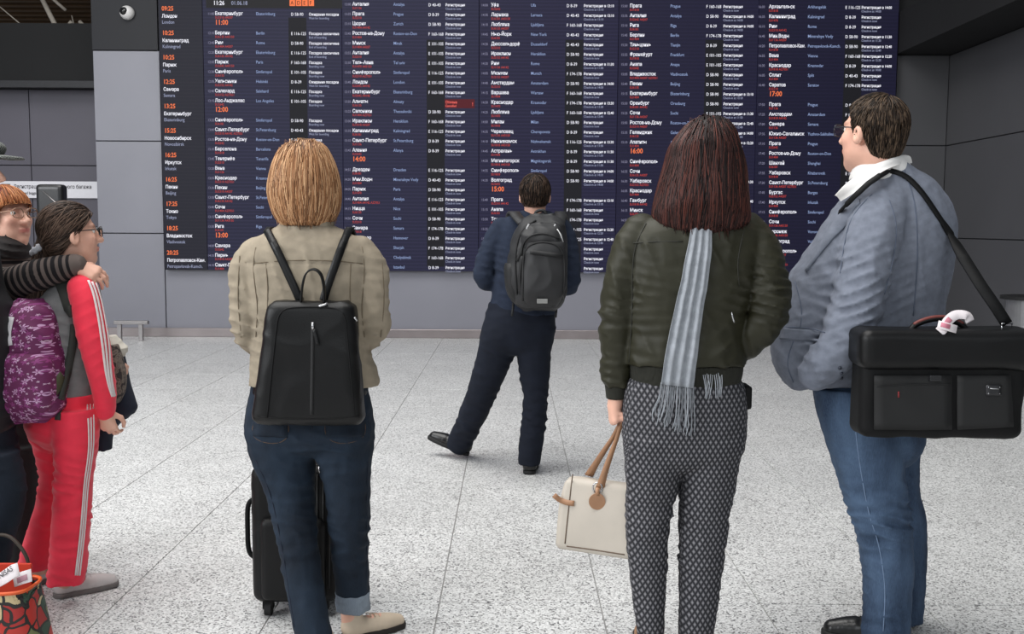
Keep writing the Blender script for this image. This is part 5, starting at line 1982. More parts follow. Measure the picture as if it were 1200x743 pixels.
M_NAVYTR = mat('navy_trousers', (19, 24, 36), .85, .15, 14, bump=.3, bscale=400, spec=.25)
add(walk, 'trousers', shaped(join(.02, hips, legR, legL), lambda P: creases(P, (.4, 0, 1), .05, .008, 95) * (.5 + near(P, at(627, 480, wY), .2)) + wrinkles(P, (6, 6, 16), .006, 62, .8) * (.5 + .7 * near(P, at(627, 480, wY), .15) + .7 * near(P, at(550, 500, wY + .2), .15)), .01), .0085, M_NAVYTR)
shoe(walk, footR + np.array([0, -.06, 0]), (.06, 1), .28, M_BLACKSHOE, M_SOLE2)
shoe(walk, heelL + np.array([.02, -.01, .008]), (-.95, .18), .29, M_BLACKSHOE, M_SOLE2, tilt=.36)

kY = wY - .21
rk = thing('backpack', 'grey and black rucksack on the back of the walking man in navy', 'backpack', at(629, 362, kY))
M_RUCK = mat('charcoal_nylon', (30, 30, 32), .6, .12, 20, bump=.3, bscale=300)
M_RUCKD = mat('black_mesh_nylon', (15, 15, 17), .65, .12, 30, bump=.4, bscale=300)
rb = loft([(252, 622, 648, kY + .03, .03), (257, 613, 657, kY + .02, .06), (268, 606, 661, kY, .10), (285, 600, 663, kY, .115), (310, 596, 663, kY, .125), (335, 596, 662, kY, .13), (350, 600, 660, kY, .12), (359, 607, 655, kY, .095), (362.5, 614, 650, kY, .06)], 2.8)
ruck = add(rk, 'main_compartment', shaped(rb, lambda P: wrinkles(P, (7, 7, 9), .006, 63), .01), .007, M_RUCK)
add(rk, 'front_pocket', shaped(loft([(281, 622, 656, kY - .10, .03), (287, 617, 661, kY - .105, .045), (310, 614, 662, kY - .11, .055), (340, 611, 660, kY - .11, .055), (352, 613, 657, kY - .10, .045), (358, 620, 652, kY - .09, .03)], 3), lambda P: wrinkles(P, (8, 8, 8), .004, 64), .006), .006, M_RUCK)
add(rk, 'upper_pocket', shaped(loft([(262, 620, 652, kY - .06, .03), (268, 614, 656, kY - .085, .04), (280, 611, 659, kY - .10, .045), (290, 613, 660, kY - .10, .03)], 2.6), lambda P: wrinkles(P, (10, 10, 14), .005, 65), .006), .006, M_RUCK)
add(rk, 'side_pocket', loft([(308, 592, 610, kY - .01, .07), (316, 590.5, 611, kY - .01, .085), (340, 593, 612, kY - .01, .085), (354, 600, 615, kY - .01, .07)], 2.6), .007, M_RUCKD)
add(rk, 'side_pocket', loft([(308, 652, 664, kY + .02, .06), (340, 652, 664.5, kY + .02, .075), (354, 650, 660, kY + .02, .06)], 2.6), .007, M_RUCKD)
for px in ([(621, 296), (625, 295.5), (645, 298), (660, 300)],):
    q = np.array([at(a_, b_, kY - .172) for a_, b_ in px])
    band('pocket_zip', q, np.tile([0, -1., .2], (len(q), 1)), .022, .004, M_RUCKD, rk)
for c_ in ((620, 263), (651, 263)):
    p = at(*c_, kY - .10)
    tube('zip_pull', [p, p + np.array([-.012, -.01, -.02]), p + np.array([.0, -.012, -.045])], .006, mat('pull_pale', (150, 150, 152), .4), rk, 5)
for px in ([(613, 352), (613, 325), (614, 300), (620, 288), (632, 284), (646, 285), (657, 291), (661, 305), (661, 330), (659, 350)], [(606, 345), (604, 310), (607, 282), (616, 266), (628, 259)], [(611, 300), (613, 286), (622, 276), (640, 274), (655, 280)]):
    P_, N_ = lie([bpy.data.objects[c.name] for c in rk.children if c.name in BV], px, kY - .1, .002, 4)
    tube('piping', P_, .006, M_RUCKD, rk, 5)
p = at(656, 276, kY - .12)
band('white_tag', np.array([p + np.array([-.02, 0, .03]), p, p + np.array([.012, 0, -.04])]), np.tile([0, -1., 0], (3, 1)), .02, .003, mat('tag_pale', (200, 200, 200), .6), rk)
p = at(635.5, 353, kY - .165)
box('brand_patch', tuple(p + np.array([-.028, -.004, -.012])), tuple(p + np.array([.028, .02, .012])), mat('patch_grey', (128, 128, 126), .6), rk, .002)
for px, fx in ([(613, 262), (606, 257), (602, 253)], -1), ([(655, 262), (657, 257), (656, 253)], 1):
    pa = np.array([at(px[0][0], px[0][1], kY + .03), at(px[1][0], px[1][1] - 2, kY + .10), at(px[2][0], px[2][1] - 3, wY - .03), at(px[2][0] + fx * 4, px[2][1] + 6, wY + .10), at(px[2][0] + fx * 4, px[2][1] + 40, wY + .145), at(px[2][0] + fx * 8, px[2][1] + 75, wY + .10)])
    Q = resample(np.hstack([smooth_pts(pa, 4), smooth_pts([[0, -.6, .8], [0, -.3, 1], [0, 0, 1], [0, .8, .6], [0, 1, 0], [fx * .8, .6, 0]], 4)]), .03)
    band('shoulder_strap', Q[:, :3], Q[:, 3:], .062, .012, M_RUCK, rk)
q = smooth_pts([at(626, 254, kY + .02), at(629, 248, kY + .02), at(637, 247, kY + .02), at(641, 253, kY + .02)], 5)
tube('haul_loop', q, .009, M_RUCKD, rk, 6)
for i, x in enumerate((600, 651)):
    tube('strap_tail', [at(x + 2, 350, kY + .06), at(x + 1, 362, kY + .02), at(x, 370 + 2 * i, kY)], .007, M_RUCKD, rk, 5)
for px in ([(612, 300), (609, 325), (610, 345)], [(617, 275), (612, 290), (606, 306)]):
    P_, N_ = lie([ruck], px, kY, .003, 4)
    band('compression_strap', P_, N_, .016, .003, M_RUCKD, rk)

# ================================================================== girl in the red tracksuit
gY = 3.65
girl = thing('person', 'girl with ponytail and glasses in a coral red tracksuit with white stripes', 'person', (at(70, 690, gY)[0], gY, 0))
M = head_frame(84, 278, gY - .02, (.82, .57, .08))
torso = loft([(322, 74, 100, gY, .05), (329, 66, 106, gY, .075), (338, 58, 111, gY, .10), (352, 50, 113, gY, .12), (380, 46, 114, gY, .125), (420, 43, 113, gY, .12), (450, 40, 112, gY, .12), (468, 40, 112, gY, .12)], 2.3)
armR = [at(97, 338, gY - .10), at(101, 356, gY - .115), at(109, 395, gY - .12), at(117, 432, gY - .10), at(122, 458, gY - .07), at(123.5, 482, gY - .05)]
radR = [.050, .050, .051, .045, .040, .033]
armL = [at(84, 342, gY + .13), at(96, 380, gY + .17), at(112, 420, gY + .18), at(128, 424, gY + .10)]
radL = [.048, .046, .04, .034]
aL, aR = chain(armL, radL), chain(armR, radR)
hips = loft([(462, 41, 112, gY, .12), (485, 36, 113, gY, .125), (505, 36, 112, gY, .11), (520, 50, 104, gY, .07), (527, 60, 92, gY, .03)], 2.3)
legN = loft([(480, 64, 113, gY - .06, .085), (505, 65, 112, gY - .06, .085), (529, 67, 110, gY - .06, .08), (568, 66, 105, gY - .06, .07), (616, 64, 102.5, gY - .05, .065), (650, 61, 100, gY - .04, .066), (681, 58, 97, gY - .04, .061)], 2.2)
legF = loft([(480, 37, 82, gY + .06, .085), (505, 37, 80, gY + .06, .085), (529, 46, 79, gY + .07, .08), (564, 50, 80, gY + .08, .07), (616, 37, 72, gY + .10, .064), (640, 29, 66, gY + .11, .062), (664, 24, 61, gY + .12, .056)], 2.2)
HM = frame(at(123.5, 481, gY - .05), None, (.12, .1, -1), (-.1, -1, 0))
hR = hand(HM, (28, 40, 25), .82, -1, .6)
hL = hand(frame(at(128, 424, gY + .10), None, (.9, -.3, -.2), (.1, .3, 1)), (45, 60, 40), .82, 1)
neck = chain([M[:3, 3] + M[:3, :3] @ np.array([0, -.03, -.05]), at(84, 335, gY)], [.042, .046], False)
hn, tn = ground(66, 702), ground(120, 690)
hf_, tf_ = ground(34, 688), ground(78, 676)
dn_, df_ = (tn - hn) / np.linalg.norm(tn - hn), (tf_ - hf_) / np.linalg.norm(tf_ - hf_)
feet = [chain([at(78, 670, gY - .04), hn + dn_ * .035 + np.array([0, 0, .055]), hn + dn_ * .12 + np.array([0, 0, .032])], [.032, .028, .022]), chain([at(43, 655, gY + .12), hf_ + df_ * .035 + np.array([0, 0, .055]), hf_ + df_ * .12 + np.array([0, 0, .032])], [.032, .028, .022])]
bodyf = join(.02, moved(HEAD, M, .90), neck, grow(torso, -.016), grow(aL, -.012), grow(aR, -.012), grow(hips, -.014), grow(legN, -.012), grow(legF, -.012), hL, hR, *feet)
body(girl, bodyf, .0052, M, .90)
eyes(girl, M, .90)
glasses(girl, M, .93, mat('glasses_black', (18, 18, 20), .3, .02), M_LENS)
M_RED = mat('coral_red_jersey', (236, 44, 70), .75, .06, 20, bump=.2, bscale=500, sheen=.15)
M_GREYJ = mat('grey_jersey', (112, 112, 112), .88, .10, 40, bump=.25, bscale=500)
M_STRIPE = mat('white_stripe', (226, 214, 214), .7, .03, 40)
gel, gkn, gkf = at(113, 420, gY - .1), at(85, 590, gY - .1), at(60, 575, gY)
jk_body = add(girl, 'jacket', shaped(torso, lambda P: creases(P, (.3, 0, 1), .04, .006, 101) + wrinkles(P, (10, 10, 8), .003, 102), .01), .0055, M_GREYJ)
gf = lambda P: creases(P, (-.5, 0, 1), .042, .006, 103) * (.3 + near(P, gel, .1)) + creases(P, (0, 0, 1), .022, .007, 104) * near(P, at(122, 462, gY - .06), .06)
sleeve = add(girl, 'sleeve', shaped(grow(aR, .002), gf, .01), .005, M_RED)
add(girl, 'sleeve', grow(aL, .002), .007, M_RED)
pants = add(girl, 'track_pants', shaped(join(.012, hips, legN, legF), lambda P: creases(P, (.35, 0, 1), .032, .009, 105) * (.3 + near(P, gkn, .13) + near(P, gkf, .12) + .7 * near(P, at(80, 672, gY), .1)) + wrinkles(P, (8, 8, 18), .004, 106), .01), .0055, M_RED)
for k in range(3):
    dx = k * 4.6
    P_, N_ = lie([sleeve, jk_body], [(103 + dx * .9, 329 + k * 1.5), (109 + dx * .75, 345), (115 + dx * .8, 375), (119.5 + dx * .8, 405), (123 + dx * .62, 432), (127 + dx * .45, 452), (131 + dx * .3, 464)], gY - .1, .0035, 5)
    band('stripe', P_, N_, .0085, .0016, M_STRIPE, sleeve)
    P_, N_ = lie([pants], [(101.5 + dx * .75, 474), (103 + dx * .65, 500), (103 + dx * .55, 528), (98 + dx * .5, 566), (95.5 + dx * .5, 600), (93 + dx * .5, 630), (90 + dx * .5, 655), (88 + dx * .5, 674)], gY - .1, .0035, 6)
    band('stripe', P_, N_, .0062, .0016, M_STRIPE, pants)
M_OLIVEC = mat('olive_collar', (70, 72, 62), .85)
add(girl, 'collar', loft([(317, 66, 100, gY - .01, .066), (324, 60, 102, gY - .01, .078), (333, 57, 106, gY - .01, .09)], 2.2), .005, M_OLIVEC)
add(girl, 'collar_edge', loft([(315, 65.5, 100, gY - .01, .067), (318, 64, 101, gY - .01, .07)], 2.2), .004, M_RED)
M_SILVER = mat('silver_grey_leather', (202, 195, 193), .45, .06, 20, bump=.1, bscale=200)
shoe(girl, hn + np.array([-.015, 0, 0]), tn - hn, .25, M_SILVER, mat('grey_sole', (110, 104, 102), .7), low=False, laces=M_SILVER)
shoe(girl, hf_ + np.array([-.015, 0, 0]), tf_ - hf_, .25, M_SILVER, mat('grey_sole', (110, 104, 102), .7), low=False)
# hair pulled into a low ponytail
tail_px = [(56, 284), (48, 293), (47, 312), (46, 335), (40, 358), (33, 380)]
tl_ = chain([at(x, y, gY - .03 - .012 * i) for i, (x, y) in enumerate(tail_px)], [.030, .022, .028, .032, .028, .012])
hs = join(.02, moved(short_hair_field(.012, ([-.13, -.08, -.045, -.015, .012, .035, .06, .085], [-.08, -.075, -.05, -.012, .020, .045, .07, .090])), M, .92), tl_)
pb = at(52, 289, gY - .04)
zc = pb[2]


def ponyflow(p, n):
    v = pb - p
    v /= np.linalg.norm(v, axis=1, keepdims=True) + 1e-6
    w = np.clip((zc + .02 - p[:, 2]) / .03, 0, 1)[:, None] * (p[:, 0] < pb[0] + .04)[:, None]
    return v * (1 - w) + np.array([-.15, 0, -1.]) * w


hair(girl, hs, .0055, [(30, 22, 18), (62, 47, 39), (108, 88, 76)], 2400, ponyflow, 9, .010, .0017, 0, 41)
a = np.linspace(0, 2 * math.pi, 25)
ring = pb[None] + np.array([-.012, -.004, -.008]) + np.stack([.026 * np.cos(a) * .8, .028 * np.sin(a), .026 * np.cos(a) * .6], 1)
V, F = tube_geo(ring, .013 + .003 * np.sin(a * 9), 8)
mesh_obj('scrunchie', V, F, mat('silver_satin', (176, 176, 182), .35, .15, 60), girl)
P_, N_ = hit([bpy.data.objects[[c.name for c in girl.children if c.name.startswith('hair')][0]]], 90, 252, gY) if False else (at(90, 250, gY - .10), np.array([0, -1, 0]))

# her flowered backpack
m, nt, b, new, link = new_mat('magenta_flower_print')
tc = new('ShaderNodeTexCoord')
sx = new('ShaderNodeSeparateXYZ')
link(tc.outputs['Object'], sx.inputs[0])
ad = new('ShaderNodeMath')
ad.operation = 'MULTIPLY_ADD'
ad.inputs[1].default_value = -.6
link(sx.outputs[1], ad.inputs[0])
link(sx.outputs[0], ad.inputs[2])
cb = new('ShaderNodeCombineXYZ')
link(ad.outputs[0], cb.inputs[0])
link(sx.outputs[2], cb.inputs[1])


def flowers(scale, r0, r1, pet, off):
    mp = new('ShaderNodeMapping')
    mp.inputs['Location'].default_value = off
    mp.inputs['Scale'].default_value = (scale, scale, 1)
    link(cb.outputs[0], mp.inputs[0])
    vo = new('ShaderNodeTexVoronoi')
    vo.voronoi_dimensions = '2D'
    vo.inputs['Scale'].default_value = 1
    vo.inputs['Randomness'].default_value = .75
    link(mp.outputs[0], vo.inputs['Vector'])
    sb = new('ShaderNodeVectorMath')
    sb.operation = 'SUBTRACT'
    link(mp.outputs[0], sb.inputs[0])
    link(vo.outputs['Position'], sb.inputs[1])
    s2 = new('ShaderNodeSeparateXYZ')
    link(sb.outputs[0], s2.inputs[0])
    an = new('ShaderNodeMath')
    an.operation = 'ARCTAN2'
    link(s2.outputs[1], an.inputs[0])
    link(s2.outputs[0], an.inputs[1])
    sc2 = new('ShaderNodeSeparateColor')
    link(vo.outputs['Color'], sc2.inputs[0])
    ph = new('ShaderNodeMath')
    ph.operation = 'MULTIPLY_ADD'
    ph.inputs[1].default_value = pet
    link(an.outputs[0], ph.inputs[0])
    p2 = new('ShaderNodeMath')
    p2.operation = 'MULTIPLY'
    p2.inputs[1].default_value = 6.28
    link(sc2.outputs[0], p2.inputs[0])
    link(p2.outputs[0], ph.inputs[2])
    co = new('ShaderNodeMath')
    co.operation = 'COSINE'
    link(ph.outputs[0], co.inputs[0])
    rr_ = new('ShaderNodeMath')
    rr_.operation = 'MULTIPLY_ADD'
    rr_.inputs[1].default_value = r1
    rr_.inputs[2].default_value = r0
    link(co.outputs[0], rr_.inputs[0])
    lt = new('ShaderNodeMath')
    lt.operation = 'LESS_THAN'
    link(vo.outputs['Distance'], lt.inputs[0])
    link(rr_.outputs[0], lt.inputs[1])
    return lt.outputs[0]


def over(prev, rgb, fac):
    mx = new('ShaderNodeMix')
    mx.data_type = 'RGBA'
    link(fac, mx.inputs[0])
    if isinstance(prev, tuple):
        mx.inputs[6].default_value = (*lin(prev), 1)
    else:
        link(prev, mx.inputs[6])
    mx.inputs[7].default_value = (*lin(rgb), 1)
    return mx.outputs[2]


c_ = over((98, 30, 78), (134, 56, 116), flowers(34, .24, .12, 5, (3, 1, 0)))
c_ = over(c_, (190, 150, 186), flowers(27, .17, .13, 5, (0, 0, 0)))
c_ = over(c_, (212, 186, 208), flowers(40, .08, .08, 5, (7, 4, 0)))
c_ = over(c_, (128, 44, 104), flowers(27, .05, 0, 5, (0, 0, 0)))
link(c_, b.inputs['Base Color'])
b.inputs['Roughness'].default_value = .7
M_FLOWER = m
fY = gY - .135
fp_ = thing('backpack', 'magenta flower-print backpack on the back of the girl in red', 'backpack', at(38, 491, fY))
fb = loft([(352, 22, 50, fY + .02, .04), (358, 14, 58, fY + .01, .07), (375, 8, 64, fY, .09), (405, 3, 69, fY, .10), (440, -1, 74, fY, .105), (465, -1, 75, fY, .10), (482, 4, 70, fY, .09), (491, 14, 58, fY, .06)], 2.8)
fbo = add(fp_, 'main_compartment', shaped(fb, lambda P: creases(P, (.6, 0, 1), .05, .008, 111) + wrinkles(P, (9, 9, 9), .005, 112), .01), .006, M_FLOWER)
add(fp_, 'front_pocket', shaped(loft([(415, 8, 50, fY - .075, .04), (425, 3, 58, fY - .08, .055), (465, 1, 64, fY - .08, .055), (481, 8, 55, fY - .075, .04)], 2.8), lambda P: wrinkles(P, (9, 9, 9), .004, 113), .006), .006, M_FLOWER)
M_STRAPG = mat('grey_green_webbing', (44, 46, 42), .8, .1, 40)
P_, N_ = lie([jk_body, sleeve], [(66, 322), (72, 330), (78, 345), (84, 365)], gY - .1, .003, 4)
band('shoulder_strap', P_, N_, .048, .008, M_STRAPG, fp_)
P_, N_ = lie([jk_body, fbo], [(86, 380), (85, 400), (81, 425), (75, 450), (70, 468)], gY - .12, .004, 5)
band('shoulder_strap', P_, N_, .028, .006, M_STRAPG, fp_)
P_, N_ = lie([pants, jk_body], [(72, 462), (70, 475), (69, 492)], gY - .12, .006, 4)
band('strap_tail', P_, N_, .022, .004, M_STRAPG, fp_)
P_, N_ = lie([fbo], [(72, 440), (66, 452), (56, 462), (48, 468)], gY - .12, .003, 4)
band('base_strap', P_, N_, .05, .004, mat('olive_nylon_base', (66, 70, 48), .8), fp_)
P_, N_ = lie([fbo], [(14, 372), (10, 392), (12, 405)], fY - .1, .004, 4)
band('white_tag', P_, N_, .024, .002, mat('tag_pale', (200, 196, 200), .6), fp_)

# coat and scarf over her left arm
cY = gY + .12
ct_ = thing('coat', 'navy coat with cream lining folded over the left arm of the girl in red', 'coat', at(138, 525, cY))
add(ct_, 'coat_body', shaped(loft([(408, 124, 142, cY, .05), (425, 122, 146, cY, .06), (450, 118, 151, cY, .07), (468, 114, 157, cY, .07), (479, 112, 160.5, cY, .06), (488, 110, 152, cY, .055), (497, 108, 140, cY, .05), (510, 108, 132, cY, .045), (527, 110, 130.5, cY, .035)], 2.2), lambda P: creases(P, (1, 0, .4), .03, .006, 121), .008), .005, mat('navy_wool', (22, 27, 44), .9, .12, 30, bump=.3, bscale=300))
add(ct_, 'lining', shaped(loft([(393, 126, 135, cY - .03, .03), (402, 126, 142, cY - .03, .05), (409, 127, 148.5, cY - .03, .05), (417, 129, 146, cY - .03, .03)], 2.2), lambda P: creases(P, (.3, 0, 1), .018, .004, 122), .006), .004, mat('cream_lining', (204, 198, 186), .85, .05, 20))
m, nt, b, new, link = new_mat('paisley_print')
tc = new('ShaderNodeTexCoord')
v = new('ShaderNodeTexVoronoi')
v.feature = 'SMOOTH_F1'
v.inputs['Scale'].default_value = 75
link(tc.outputs['Object'], v.inputs['Vector'])
link(ramp(new, link, v.outputs['Distance'], [(0, (150, 140, 128)), (.25, (82, 70, 66)), (.42, (122, 110, 100)), (.6, (50, 42, 42))]), b.inputs['Base Color'])
b.inputs['Roughness'].default_value = .9
shw = add(girl, 'scarf', shaped(loft([(404, 120, 138, cY - .08, .035), (420, 122, 143, cY - .08, .045), (440, 126, 147, cY - .08, .045), (458, 128, 146, cY - .08, .04), (472, 130, 140, cY - .08, .03)], 2.2), lambda P: creases(P, (1, 0, .6), .02, .005, 123), .006), .0045, m)

# ================================================================== woman in the striped jumper
oY = 3.97
mum = thing('person', 'woman with short ginger hair and glasses in a striped jumper, arm around the girl', 'person', (at(5, 680, oY)[0], oY, 0))
M = head_frame(9, 258, oY, (.90, -.38, .14), (-.05, 0, 1))
torso = loft([(288, -16, 26, oY, .06), (296, -30, 32, oY, .09), (310, -52, 38, oY, .115), (340, -60, 40, oY, .13), (390, -58, 40, oY, .135), (440, -52, 42, oY, .13), (490, -50, 46, oY, .13)], 2.3)
armR = [at(-26, 318, oY - .08), at(-8, 332, oY - .22), at(12, 334, oY - .36), at(40, 324, oY - .41), at(66, 316, oY - .42), at(88, 311, oY - .42)]
radR = [.066, .066, .062, .054, .046, .037]
armL = [at(24, 318, oY + .10), at(34, 380, oY + .16), at(28, 440, oY + .14)]
radL = [.06, .055, .045]
aL, aR = chain(armL, radL), chain(armR, radR)
hips = loft([(485, -50, 47, oY, .13), (520, -54, 50, oY, .135), (545, -50, 48, oY, .12), (560, -30, 30, oY, .06)], 2.3)
leg1 = loft([(520, -5, 50, oY - .02, .10), (570, -2, 49, oY - .02, .09), (630, 0, 44, oY - .02, .08), (684, 6, 38, oY - .02, .07)], 2.2)
leg2 = loft([(520, -54, -3, oY + .02, .10), (570, -52, -4, oY + .02, .09), (630, -48, -8, oY + .02, .08), (684, -44, -12, oY + .02, .07)], 2.2)
HM = frame(at(87, 311, oY - .42), None, (.86, .12, -.36), (.25, -.62, .75))
hR = hand(HM, (24, 30, 20), .92, -1, .5)
hL = hand(frame(at(28, 440, oY + .14), None, (.2, .1, -1), (.3, 1, 0)), (30, 35, 20), .92, 1)
neck = chain([M[:3, 3] + M[:3, :3] @ np.array([0, -.03, -.05]), at(4, 300, oY)], [.055, .06], False)
f1, f2 = at(22, 690, oY), at(-28, 690, oY)
f1[2] = f2[2] = 0
feet = [chain([at(x, 668, oY), f_ + np.array([0, 0, .05]), f_ + np.array([.12, -.02, .03])], [.036, .034, .028]) for x, f_ in ((22, f1), (-28, f2))]
bodyf = join(.02, moved(HEAD, M, .95), neck, grow(torso, -.016), grow(aL, -.014), grow(aR, -.014), grow(hips, -.014), grow(leg1, -.012), grow(leg2, -.012), hL, hR, *feet)
body(mum, bodyf, .0052, M, .95)
eyes(mum, M, .95)
glasses(mum, M, .98, mat('glasses_gold', (150, 120, 100), .3, .02, metal=.6), M_LENS)
m, nt, b, new, link = new_mat('striped_knit')
a_ = new('ShaderNodeAttribute')
a_.attribute_name = 'pu'
mm_ = new('ShaderNodeMath')
mm_.operation = 'MULTIPLY'
mm_.inputs[1].default_value = 1 / .0235
link(a_.outputs['Fac'], mm_.inputs[0])
fr_ = new('ShaderNodeMath')
fr_.operation = 'FRACT'
link(mm_.outputs[0], fr_.inputs[0])
link(ramp(new, link, fr_.outputs[0], [(0, (26, 24, 26)), (.48, (26, 24, 26)), (.54, (92, 82, 78)), (.94, (92, 82, 78)), (1, (26, 24, 26))]), b.inputs['Base Color'])
b.inputs['Roughness'].default_value = .9
b.inputs['Specular IOR Level'].default_value = .2
M_STRIPED = m
add(mum, 'jumper', shaped(torso, lambda P: creases(P, (.3, 0, 1), .05, .006, 131), .008), .0065, M_STRIPED, lambda P: {'pu': P[:, 2] + 0})
slv = join(0, grow(aR, .003))
add(mum, 'sleeve', shaped(slv, lambda P: creases(P, (1, 0, .2), .035, .006, 132), .008), .0048, M_STRIPED, lambda P: {'pu': chain_param(armR, P)})
add(mum, 'sleeve', grow(aL, .003), .007, M_STRIPED, lambda P: {'pu': chain_param(armL, P)})
M_BLKTR = mat('black_trousers', (15, 15, 18), .85, .1, 20)
add(mum, 'trousers', shaped(join(.012, hips, leg1, leg2), lambda P: creases(P, (.3, 0, 1), .05, .007, 133), .008), .0075, M_BLKTR)
add(mum, 'neck_scarf', shaped(join(.02, loft([(276, -18, 22, oY - .01, .07), (284, -22, 30, oY - .02, .088), (294, -24, 34, oY - .02, .10), (303, -22, 32, oY - .02, .09)], 2.2)), lambda P: creases(P, (.2, 0, 1), .025, .009, 134, 3), .01), .005, mat('dark_scarf', (30, 26, 26), .9, .3, 60))
shoe(mum, f1 + np.array([-.05, 0, 0]), (.9, -.2), .25, M_BLACKSHOE, M_SOLE2)
shoe(mum, f2 + np.array([-.05, 0, 0]), (.9, -.2), .25, M_BLACKSHOE, M_SOLE2)
crm = to_world((0, -.03, .135), M, .95)
hm = join(.02, moved(short_hair_field(.018, ([-.13, -.08, -.045, -.015, .012, .035, .06, .085, .11], [-.10, -.095, -.085, -.06, -.02, .03, .055, .062, .064])), M, .95))


def gingerflow(p, n):
    v = p - crm
    v /= np.linalg.norm(v, axis=1, keepdims=True) + 1e-6
    return v * .9 + np.array([.1, 0, -.8])


hair(mum, hm, .0055, [(104, 56, 32), (168, 102, 62), (214, 154, 106)], 2200, gingerflow, 8, .010, .0018, .0002, 43)

# ================================================================== man in the cap at the left edge
pY = 3.42
cap_man = thing('person', 'man in a grey flat cap and black jacket, cut off by the left edge', 'person', (at(-35, 720, pY)[0], pY, 0))
M = head_frame(-36, 206, pY, (1, .05, .10))
torso = loft([(248, -52, -12, pY, .06), (258, -66, -10, pY, .09), (275, -84, -9, pY, .115), (310, -94, -8, pY, .15), (340, -97, -3, pY, .16), (362, -98, 8, pY, .165), (410, -98, 13, pY, .165), (460, -96, 12, pY, .16), (506, -94, 11, pY, .15)], 2.4)
armN = [at(-50, 285, pY - .15), at(-56, 340, pY - .19), at(-54, 400, pY - .18), at(-48, 440, pY - .17), at(-40, 475, pY - .15)]
armF = [at(-40, 290, pY + .16), at(-44, 380, pY + .19), at(-34, 440, pY + .16)]
aN, aF = chain(armN, [.075, .07, .06, .052, .042]), chain(armF, [.07, .06, .045])
hips = loft([(500, -92, 10, pY, .14), (530, -92, 16, pY, .145), (556, -84, 14, pY, .12), (572, -60, -10, pY, .06)], 2.4)
lgN = loft([(530, -66, 18, pY - .07, .10), (550, -62, 24, pY - .07, .10), (575, -48, 28, pY - .07, .09), (605, -44, 24, pY - .07, .08), (640, -44, 13, pY - .07, .075), (700, -44, 4, pY - .07, .065), (752, -42, 0, pY - .07, .06)], 2.2)
lgF = loft([(530, -92, -12, pY + .09, .10), (590, -86, -20, pY + .09, .09), (640, -82, -30, pY + .09, .08), (718, -76, -34, pY + .09, .06)], 2.2)
hN = hand(frame(at(-40, 475, pY - .15), None, (.15, .1, -1), (-.1, -1, 0)), (45, 55, 35), 1, -1)
hF = hand(frame(at(-34, 440, pY + .16), None, (.8, -.1, -.4), (0, .8, .5)), (45, 55, 35), 1, 1)
neck = chain([M[:3, 3] + M[:3, :3] @ np.array([0, -.03, -.05]), at(-32, 262, pY)], [.058, .064], False)
f1, f2 = at(-22, 765, pY - .07), at(-55, 730, pY + .09)
f1[2] = f2[2] = 0
feet = [chain([at(-22, 735, pY - .07), f1 + np.array([0, 0, .05]), f1 + np.array([.12, 0, .03])], [.04, .038, .03]), chain([at(-55, 705, pY + .09), f2 + np.array([0, 0, .05]), f2 + np.array([.12, .02, .03])], [.04, .038, .03])]
bodyf = join(.02, moved(HEAD, M, .98), neck, grow(torso, -.02), grow(aN, -.016), grow(aF, -.016), grow(hips, -.014), grow(lgN, -.012), grow(lgF, -.012), hN, hF, *feet)
body(cap_man, bodyf, .0065, M, .98)
eyes(cap_man, M, .98)
short_hair(cap_man, M, .98, [(60, 56, 54), (96, 92, 88), (140, 136, 132)], 900, .008, 47)
add(cap_man, 'jacket', shaped(join(.02, torso, aN, aF, loft([(244, -56, -10, pY, .075), (256, -64, -8, pY, .09)])), lambda P: creases(P, (.2, 0, 1), .045, .008, 141), .01), .0075, mat('black_jacket', (17, 18, 21), .7, .1, 20))
add(cap_man, 'jeans', shaped(join(.012, hips, lgN, lgF), lambda P: creases(P, (.3, 0, 1), .04, .008, 142), .01), .0075, denim('black_blue_denim', (12, 16, 24), (32, 40, 52), .3))
shoe(cap_man, f1 + np.array([-.07, 0, 0]), (1, 0), .29, M_BLACKSHOE, M_SOLE2)
shoe(cap_man, f2 + np.array([-.07, 0, 0]), (1, .1), .29, M_BLACKSHOE, M_SOLE2)
m, nt, b, new, link = new_mat('houndstooth_wool')
tc = new('ShaderNodeTexCoord')
ck = new('ShaderNodeTexChecker')
ck.inputs['Scale'].default_value = 150
ck.inputs[1].default_value = (*lin((122, 124, 120)), 1)
ck.inputs[2].default_value = (*lin((58, 62, 60)), 1)
link(tc.outputs['Object'], ck.inputs[0])
link(ck.outputs[0], b.inputs['Base Color'])
b.inputs['Roughness'].default_value = .95
M_CAP = m
crown_ = join(.02, ellip((0, -.01, .075), (.095, .122, .058)), ellip((0, .05, .085), (.085, .08, .035)))
crown_ = keep(crown_, lambda P: .052 - .10 * np.clip(-P[:, 1], 0, .1) - P[:, 2] + .0 * P[:, 0])
cp = add(cap_man, 'flat_cap', moved(crown_, M, .98), .005, M_CAP)
brim = S(lambda P: np.maximum(np.sqrt((P[:, 0] / 1.0) ** 2 + ((P[:, 1] - .085) / 1.25) ** 2) - .082, np.abs(P[:, 2] - (.066 - .22 * np.clip(P[:, 1] - .08, 0, 1) - 1.4 * P[:, 0] ** 2)) - .004) * .8, [-.09, -.03, .02], [.09, .20, .08])
add(cp, 'brim', moved(brim, M, .98), .004, M_CAP)

